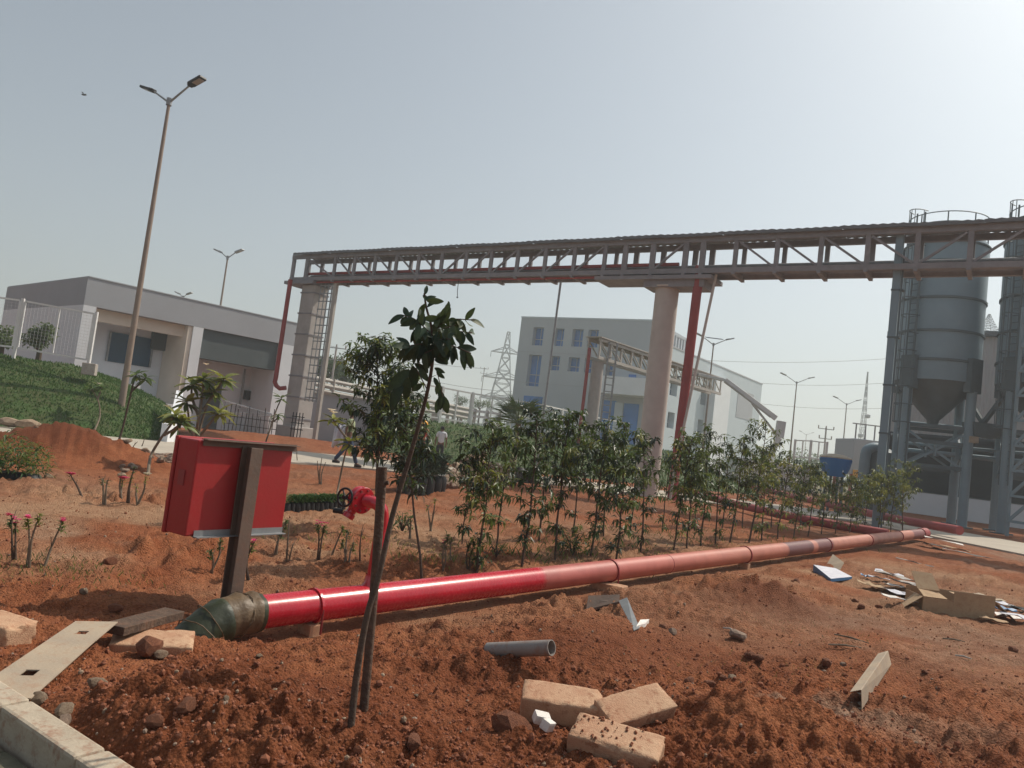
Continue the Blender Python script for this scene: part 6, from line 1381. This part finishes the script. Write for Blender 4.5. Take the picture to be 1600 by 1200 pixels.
for i, (b_, tops, lab, nf) in enumerate(FL):
    p = GT(*b_); rg = random.Random(60 + i); t = thing('desert_rose' if nf else 'bare_shrub', p, lab, 'plant'); near = p.y < 9
    for j, tp_ in enumerate(tops):
        e = D(tp_[0], tp_[1], p.y + rg.uniform(-.08, .08)); m_ = p.lerp(e, .5) + Vector((rg.uniform(-.03, .03), rg.uniform(-.03, .03), 0)); r_ = (.011 if near else .016)
        s = MB(); c_ = bez([p + Vector((.02 * j, 0, -.03)), m_, e], 5); s.tube(c_, [r_ * (1.05 - .7 * k / len(c_)) for k in range(len(c_))], 7)
        for k in range(2): q = c_[rg.randint(3, len(c_) - 2)]; s.tube([q, q + Vector((rg.uniform(-.05, .05), rg.uniform(-.05, .05), rg.uniform(.05, .1)))], [.005, .002], 4, False)
        s.build('stem', M_['barkg'] if i % 3 else M_['bark'], t, smooth=True)
        lf = MB()
        for k in range(26 if near else 12): d = Vector((rg.uniform(-1, 1), rg.uniform(-1, 1), rg.uniform(0, 1.2))); lf.leaf(e - Vector((0, 0, rg.uniform(0, .09))), d, (0, 0, 1), rg.uniform(.035, .07), .020, .2)
        if i % 4 != 3 or nf: lf.build('leaves', M_['leaf_y' if i % 2 else 'leaf'], t, stuff=True)
        if nf and j < max(1, nf if nf < 3 else 1):
            for k in range(4 if nf < 3 else 1): flower(t, e + Vector((rg.uniform(-.025, .025), rg.uniform(-.025, .025), rg.uniform(0, .035))), .028 if near else .06, 'petal' if nf == 3 else 'pink', rg)
# leafy low shoot and weeds
def weeds(pts, n, h_, label, m=('grass', 'leaf_y')):
    mb = MB()
    for (x, y, rx, ry) in pts:
        c = GT(x, y); 
        for _ in range(n):
            p = Vector((c.x + random.gauss(0, rx), c.y + random.gauss(0, ry), 0)); p.z = gz(p.x, p.y); mb.k = random.randint(0, 1); a = rnd(0, 6.3); mb.leaf(p, (math.cos(a) * .5, math.sin(a) * .5, 1), (math.cos(a + 1), math.sin(a + 1), .2), h_ * rnd(.5, 1.3), h_ * .10, .3)
    o = mb.build('weeds', [M_[q] for q in m]); o['kind'] = 'stuff'; tag(o, label, 'weeds')
weeds([(30, 895, .35, .2), (110, 890, .35, .15)], 130, .07, 'thin dry grass round the pink-flowered plants at left')
weeds([(545, 850, .5, .3), (700, 885, .3, .15), (640, 870, .4, .2)], 90, .09, 'sparse weeds between the stake and the hedge')
weeds([(1200, 1060, .5, .3), (1280, 990, .5, .3), (1450, 1030, .9, .5)], 90, .035, 'dry straw bits scattered on the lower right soil', ('leaf_y', 'leaf_y'))
weeds([(800, 868, .35, .2), (880, 862, .5, .3), (960, 855, .6, .3), (1060, 845, .8, .4), (1180, 838, 1.2, .5)], 130, .13, 'low weeds growing between the hedge stems')
def shrub(px, py, w_, h_, label, seed, m=('leaf', 'leaf_y'), L=.09, n=500, name='shrub', Y=None, Wf=.35):
    rg = random.Random(seed); p = GT(px, py); t = thing(name, p, label, 'shrub'); lf = MB(); s = MB()
    for k in range(9):
        a = rg.uniform(0, 6.3); e = p + Vector((math.cos(a) * w_ * .35, math.sin(a) * w_ * .35, h_ * rg.uniform(.5, .9))); s.tube([p, p.lerp(e, .5) + Vector((0, 0, .04)), e], [.009, .006, .003], 5, False)
    for k in range(n):
        a = rg.uniform(0, 6.3); rr2 = w_ * .5 * rg.random() ** .5; z = h_ * rg.uniform(.2, 1) * (1 - (rr2 / (w_ * .5)) ** 2 * .45); q = p + Vector((math.cos(a) * rr2, math.sin(a) * rr2, z)); lf.k = rg.randint(0, 1)
        b2 = rg.uniform(0, 6.3); lf.leaf(q, (math.cos(b2), math.sin(b2), rg.uniform(-.4, 1)), (0, 0, 1), L * rg.uniform(.6, 1.2), L * Wf, .25)
    s.build('stems', M_['bark'], t); lf.build('foliage', [M_[q] for q in m], t, stuff=True)
shrub(-2, 744, 1.25, .62, 'bright green bush in black bags at the left photo edge', 81, ('grass', 'leaf_y'), .16, 1100, Wf=.18)
shrub(628, 832, .32, .30, 'leafy green shoot right of the stake', 82, ('leaf', 'leaf'), .09, 70)
shrub(745, 893, .25, .22, 'low leafy sprout at the left foot of the hedge', 83, ('leaf', 'leaf_d'), .07, 60)
shrub(775, 872, .22, .14, 'tiny pale sprout near the pipe at the hedge foot', 84, ('leaf_y', 'leaf'), .06, 30)
shrub(895, 868, .45, .35, 'weedy shrub between hedge stems near the clamp', 85, ('leaf_y', 'leaf'), .1, 120)
# nursery bags
def bags(px0, py0, px1, py1, nb, hh, rr2, label, seed, plant_h=.0, rows=2, key='leaf_d'):
    rg = random.Random(seed); a, b_ = GT(px0, py0), GT(px1, py1); t = thing('nursery_bags', a, label, 'plant bags')
    for r_ in range(rows):
        for k in range(nb):
            p = a.lerp(b_, (k + .5 * (r_ % 2)) / nb) + Vector((0, r_ * rr2 * 1.9, 0)); p.z = gmz(p.x, p.y); s = MB(); q = [rr2 * rg.uniform(.85, 1.05) for _ in range(4)]
            s.lathe(p, [(q[0], -.02), (q[1] * 1.04, hh * .4), (q[2] * .97, hh * .8), (q[3] * .9, hh), (q[3] * .82, hh * .93), (0, hh * .9)], 12); s.build('bag', M_['black'], t, smooth=True)
            if plant_h:
                lf = MB(); lf.k = 0
                for _ in range(90 if rr2 > .1 else 70): 
                    an = rg.uniform(0, 6.3); z = rg.uniform(0, plant_h); lf.leaf(p + Vector((math.cos(an) * rr2 * rg.random(), math.sin(an) * rr2 * rg.random(), hh + z * .6)), (math.cos(an) * .6, math.sin(an) * .6, rg.uniform(.2, 1.2)), (0, 0, 1), plant_h * .4 * rg.uniform(.6, 1.2), plant_h * .1, .3)
                lf.build('foliage', M_[key], t, stuff=True)
bags(630, 771, 690, 770, 5, .36, .15, 'cluster of tall black nursery bags with leafy plants before the rubble', 5, .75, 2)
bags(447, 800, 535, 797, 12, .12, .055, 'long row of small black bags with short grass near the hydrant', 6, .16, 3, 'grass')
bags(10, 748, 60, 750, 4, .1, .13, 'flattened black bags lying right of the bush at the left edge', 7, 0, 1)
bags(800, 752, 835, 755, 4, .5, .3, 'dark bags beside the stump in the hedge gap', 8, 0, 1)
# palm behind the hedge
b_ = G(797, 752); pt = thing('palm', b_, 'spiky grey-green palm behind the hedge, in front of the office block', 'palm tree')
topc = D(810, 662, b_.y); s = MB(); s.tube([b_ - Z * .1, b_.lerp(topc, .5), topc], [.16, .11, .1], 10); s.build('trunk', M_['barkg'], pt, smooth=True)
rg = random.Random(9)
for k in range(22):
    a = rg.uniform(0, 6.283); el = rg.uniform(.0, 1.3); d = Vector((math.cos(a) * math.cos(el), math.sin(a) * math.cos(el), math.sin(el))); e = topc + d * .55; lf = MB(); lf.bar(topc, e, .03, .015)
    sd_ = d.cross(Z).normalized(); up2 = sd_.cross(d)
    for j in range(17):
        f = (j / 16 - .5) * 2.6; dd = (d * math.cos(f) + sd_ * math.sin(f)).normalized(); lf.leaf(e, dd + up2 * .05, up2, rg.uniform(.6, .85), .045, .12)
    lf.build('frond', M_['leaf' if k % 2 else 'tree_far'], pt)
p = G(793, 752); s = MB()
for k in range(5): a = k * 1.25; s.tube([p + Vector((0, 0, -.05)), p + Vector((math.cos(a) * .25, math.sin(a) * .2, .5 + .1 * k))], [.09, .05], 8)
# round tree behind the wall, distant woods
def far_tree(px, py_top, py_base, Y, wpx, label, seed, n=1500, name='tree'):
    a, b_ = D(px, py_top, Y), D(px, py_base, Y); h_ = a.z - b_.z; wd = wpx * Y / FPX; bz = min(0, b_.z); base = Vector((a.x, a.y, bz)); t = thing(name, base, label, 'tree'); rg = random.Random(seed)
    s = MB(); cz = b_.z + h_ * .3; s.tube([base, Vector((a.x, a.y, cz))], [.14 + wd * .02, .1], 8)
    lobes = [(Vector((a.x + rg.uniform(-.32, .32) * wd, a.y + rg.uniform(-.25, .25) * wd, b_.z + h_ * rg.uniform(.35, .8))), rg.uniform(.16, .28)) for _ in range(13)]
    for c, r_ in lobes[:6]: s.tube([Vector((a.x, a.y, cz - .2)), c], [.07, .02], 5, False)
    s.build('trunk', M_['bark'], t); lf = MB()
    for _ in range(n):
        c, r_ = rg.choice(lobes); v = Vector((rg.gauss(0, 1), rg.gauss(0, 1), rg.gauss(0, .75))).normalized() * rg.uniform(.5, 1.05); q = c + v * r_ * max(wd, h_) * .75
        d = Vector((rg.uniform(-1, 1), rg.uniform(-1, 1), rg.uniform(-.8, .8))); lf.k = rg.randint(0, 1); lf.leaf(q, d, (rg.uniform(-1, 1), rg.uniform(-1, 1), 1), .035 * wd + .12, .02 * wd + .06, .2)
    lf.build('crown', [M_['tree_far'], M_['leaf']], t, stuff=True)
far_tree(513, 552, 612, 68, 96, 'round green tree beyond the boundary wall', 1, 4200)
far_tree(655, 610, 640, 110, 40, 'loose tree seen behind the far fence, left', 2, 700); far_tree(720, 616, 640, 120, 34, 'small crown behind the far fence just left of the pylon', 3, 500); far_tree(752, 622, 645, 120, 40, 'low tree at the foot of the pylon', 4, 600)
far_tree(1262, 703, 745, 120, 70, 'low hazy tree clump right of the office block', 5, 900); far_tree(1210, 705, 745, 110, 50, 'small hazy tree at the foot of the office block end', 6, 600)
far_tree(70, 500, 560, 33, 60, 'leafy tree seen through the white mesh fence', 7, 900); far_tree(10, 500, 560, 31, 46, 'leafy tree at the left photo edge behind the fence', 8, 700)
# far wood along the horizon
lf = MB(); rg = random.Random(77)
for k in range(9000):
    a = R(rg.uniform(-60, 60)); d = rg.uniform(330, 520); x, y = d * math.sin(a), d * math.cos(a); hgt = 5 + 6 * float(vnoise(a * 40, 1., 5)) + 3 * float(vnoise(a * 150, 4., 6)); z = rg.uniform(-1, hgt)
    lf.k = k % 2; lf.leaf((x, y, z), (rg.uniform(-1, 1), rg.uniform(-1, 1), rg.uniform(-.5, .5)), (0, 0, 1), 4.5, 3.2, .2)
o = lf.build('distant_wood', [M_['tree_far'], M_['leaf']], stuff=True); tag(o, 'hazy line of trees along the horizon', 'wood')

# ------------------------------------------------------------ people
def skin_obj(name, verts, edges, radii, m, parent=None, loc=None, sub=2, root=0):
    me = bpy.data.meshes.new(name); o0 = Vector(parent['_o']) if parent is not None else Vector(loc)
    me.from_pydata([tuple(Vector(v) - o0) for v in verts], edges, []); me.materials.append(m)
    o = bpy.data.objects.new(name, me); COL.objects.link(o)
    md = o.modifiers.new('skin', 'SKIN'); md.use_smooth_shade = True
    for i, r_ in enumerate(radii): me.skin_vertices[0].data[i].radius = (r_, r_) if not hasattr(r_, '__len__') else r_
    me.skin_vertices[0].data[root].use_root = True
    o.modifiers.new('sub', 'SUBSURF').levels = sub; o.modifiers['sub'].render_levels = sub
    if parent is not None: o.parent = parent; o['_o'] = tuple(o0)
    else: o.location = o0
    return o
def person(base, yaw, label, shirt, trousers, step=.0, hair='hair', helmet=None, H=1.68, vest=None, arm=(0, 0), carry=None):
    b = Vector(base); X = Vector((math.cos(yaw), math.sin(yaw), 0)); F = Vector((-X.y, X.x, 0)); k = H / 1.7   # X = right hand side, F = facing
    P = lambda x, f, z: b + (X * x + F * f) * k + Vector((0, 0, z * k))
    t = thing('person', b, label, 'person')
    J = dict(pel=P(0, 0, .93), wst=P(0, 0, 1.08), cst=P(0, .01, 1.28), nek0=P(0, 0, 1.42), nek=P(0, .01, 1.49), hd=P(0, .02, 1.58), top=P(0, .015, 1.655))
    v = [J['pel'], J['wst'], J['cst'], J['nek0'], J['nek'], J['hd'], J['top']]; e = [(0, 1), (1, 2), (2, 3), (3, 4), (4, 5), (5, 6)]; r = [(.13 * k, .1 * k), (.115 * k, .09 * k), (.14 * k, .10 * k), (.075 * k, .06 * k), (.048 * k, .048 * k), (.078 * k, .095 * k), (.062 * k, .075 * k)]
    def add(p, to, rad): v.append(p); e.append((to, len(v) - 1)); r.append(rad * k); return len(v) - 1
    LG = []
    for sg, st in ((-1, step), (1, -step)):
        h0 = add(P(.09 * sg, 0, .86), 0, .085); kn = P(.10 * sg, st * .45 + abs(st) * .12, .48); an = P(.10 * sg, st, .09 + (abs(st) * .2 if st < 0 else 0)); i = add(kn, h0, .055); j = add(an, i, .038); tt = add(an + (F * .15 + Vector((0, 0, -.05))) * k, j, .035); LG.append((P(.09 * sg, 0, .86), kn, an, an + (F * .15 + Vector((0, 0, -.05))) * k))
    AR = []
    for n_, sg in enumerate((-1, 1)):
        sw = arm[n_]; sh = add(P(.17 * sg, 0, 1.38), 3, .05); el = P(.23 * sg, sw * .5 - .02, 1.12); wr = P(.24 * sg, sw + .06, .88 + abs(sw) * .35); i = add(el, sh, .038); j = add(wr, i, .026); hnd = wr + Vector((0, 0, -.07)) * k + F * .02; q = add(hnd, j, .026); AR.append((P(.17 * sg, 0, 1.38), el, wr, hnd))
        for c in range(4): add(hnd + (F * (.03 - .018 * c) + Vector((0, 0, -.075 + .008 * abs(c - 1)))) * k, q, .009)
        add(hnd + (F * .05 + Vector((0, 0, -.03))) * k, q, .010)
    skin_obj('body', v, e, r, M_['skin'], t)
    # shirt with sleeves, trousers, shoes, hair
    sv = [P(0, 0, .88), P(0, 0, 1.08), P(0, .01, 1.28), P(0, 0, 1.41)]; se = [(0, 1), (1, 2), (2, 3)]; sr = [(.155 * k, .12 * k), (.15 * k, .115 * k), (.165 * k, .12 * k), (.10 * k, .075 * k)]
    for a in AR:
        sv += [a[0], a[0].lerp(a[1], .75)]; n = len(sv); se += [(3, n - 2), (n - 2, n - 1)]; sr += [.072 * k, .056 * k]
    skin_obj('shirt', sv, se, sr, shirt, t)
    tv_ = [P(0, 0, .95), P(0, 0, .90)]; te = [(0, 1)]; tr_ = [(.145 * k, .112 * k), (.145 * k, .115 * k)]
    for L in LG: tv_ += [L[0], L[1], L[2]]; n = len(tv_); te += [(1, n - 3), (n - 3, n - 2), (n - 2, n - 1)]; tr_ += [.098 * k, .072 * k, .062 * k]
    skin_obj('trousers', tv_, te, tr_, trousers, t)
    for L in LG:
        s = MB(); fwd = (L[3] - L[2]); fwd.z = 0; fwd.normalize(); s.tube([L[2] - fwd * .06 - Vector((0, 0, .05)), L[2] + fwd * .04 - Vector((0, 0, .045)), L[2] + fwd * .17 - Vector((0, 0, .06))], [.042, .048, .030], 12); s.build('shoe', M_['black'], t, smooth=True)
    if helmet:
        c = P(0, .02, 1.64); s = MB(); s.lathe(c, [(.155 * k, -.02), (.15 * k, -.005), (.125 * k, .0), (.12 * k, .05), (.085 * k, .10), (.03 * k, .125), (0, .128)], 24); hh = s.build('helmet', helmet, t, smooth=True)
        s = MB(); s.box(c + F * .15 * k - Vector((0, 0, .018)), (.16, .10, .01), rotz(yaw)); s.build('helmet_peak', helmet, hh)
    s = MB(); c = P(0, -.005, 1.615); s.lathe(c, [(.080 * k, -.07), (.092 * k, -.03), (.093 * k, .02), (.075 * k, .065), (.035 * k, .085), (0, .09)], 18); s.build('hair', M_[hair], t, smooth=True)
    for sg in (-1, 1): s = MB(); s.lathe(P(.088 * sg, .02, 1.58), [(0, -.03), (.014, -.015), (.014, .015), (0, .03)], 8); s.build('ear', M_['skin'], t, smooth=True)
    s = MB(); s.tube([P(0, .10, 1.60), P(0, .125, 1.565), P(0, .10, 1.555)], [.008, .014, .010], 8); s.build('nose', M_['skin'], t, smooth=True)
    if vest:
        s = MB(); s.lathe(P(0, .0, .95), [(.172 * k, 0), (.172 * k, .12 * k), (.185 * k, .33 * k), (.15 * k, .44 * k)], 20)
        for q in range(len(s.v)): d = s.v[q] - P(0, 0, 0); f = d.dot(F); s.v[q] -= F * f * .22
        s.build('vest', vest, t, smooth=True)
    return t
p = G(693, 742); person((p.x, 33.5, 0), R(4), 'man in white shirt and dark trousers seen from behind near the grass bank', M_['shirt'], M_['dark'], .04, H=1.66, arm=(.0, .02))
q = D(689, 690, 33.5); bpy.data.objects['person'].location.x = q.x
q = D(660, 690, 31.5); person((q.x, 31.5, 0), R(-10), 'worker in yellow helmet and orange-red vest near the grass bank', M_['ytan'], M_['dark'], .06, helmet=M_['yel'], vest=M_['vest'], H=1.72)
q = GT(524, 729); q.z = 0.04; person((q.x + .28, q.y, .04), R(-80), 'man in jeans striding along the road behind the frangipani', M_['vis'], M_['jeans'], .33, arm=(.15, -.15))
ws = D(529, 682, q.y - .25); s = MB(); n = 6
for i in range(n + 1):
    for j in range(4): s.v.append(D(524 + 16 * i / n - (6 * j / 3) , 664 + (j / 3) * 34 + 2 * math.sin(i * 2.), q.y - .25 + .05 * math.sin(i * 1.7 + j)))
for i in range(n):
    for j in range(3): s.f.append((i * 4 + j, (i + 1) * 4 + j, (i + 1) * 4 + j + 1, i * 4 + j + 1)); s.m.append(0)
o = s.build('plastic_sheet', M_['paper'], loc=ws, smooth=True); md = o.modifiers.new('s', 'SOLIDIFY'); md.thickness = .01; tag(o, 'crumpled white sheet carried beside the striding man', 'sheet')
# bird
q = D(131, 148, 60); s = MB(); s.lathe(q, [(0, -.2), (.07, -.1), (.08, .05), (.03, .18), (0, .22)], 8, (1, .3, .1)); s.leaf(q, (.2, .9, .5), (1, 0, 0), .35, .14, .1); s.leaf(q, (-.1, -.9, .4), (1, 0, 0), .35, .14, .1); tag(s.build('bird', M_['hair'], loc=q), 'tiny dark bird flying in the sky at upper left', 'bird')

# ------------------------------------------------------------ haze
def haze():
    x0, x1, y0, y1, z0, z1 = -900, 900, -60, 1100, -3.5, 70
    s = MB(); s.box(((x0 + x1) / 2, (y0 + y1) / 2, (z0 + z1) / 2), (x1 - x0, y1 - y0, z1 - z0)); 
    m = bpy.data.materials.new('haze air'); m.use_nodes = True; n = m.node_tree.nodes; n.remove(n['Principled BSDF'])
    v = n.new('ShaderNodeVolumePrincipled'); v.inputs['Color'].default_value = (.86, .93, .96, 1); v.inputs['Density'].default_value = HAZE; v.inputs['Anisotropy'].default_value = .3
    m.node_tree.links.new(v.outputs[0], n['Material Output'].inputs['Volume'])
    o = s.build('haze', m); o['kind'] = 'stuff'
HAZE = .0015
haze()
for o in bpy.data.objects:
    if '_o' in o: del o['_o']
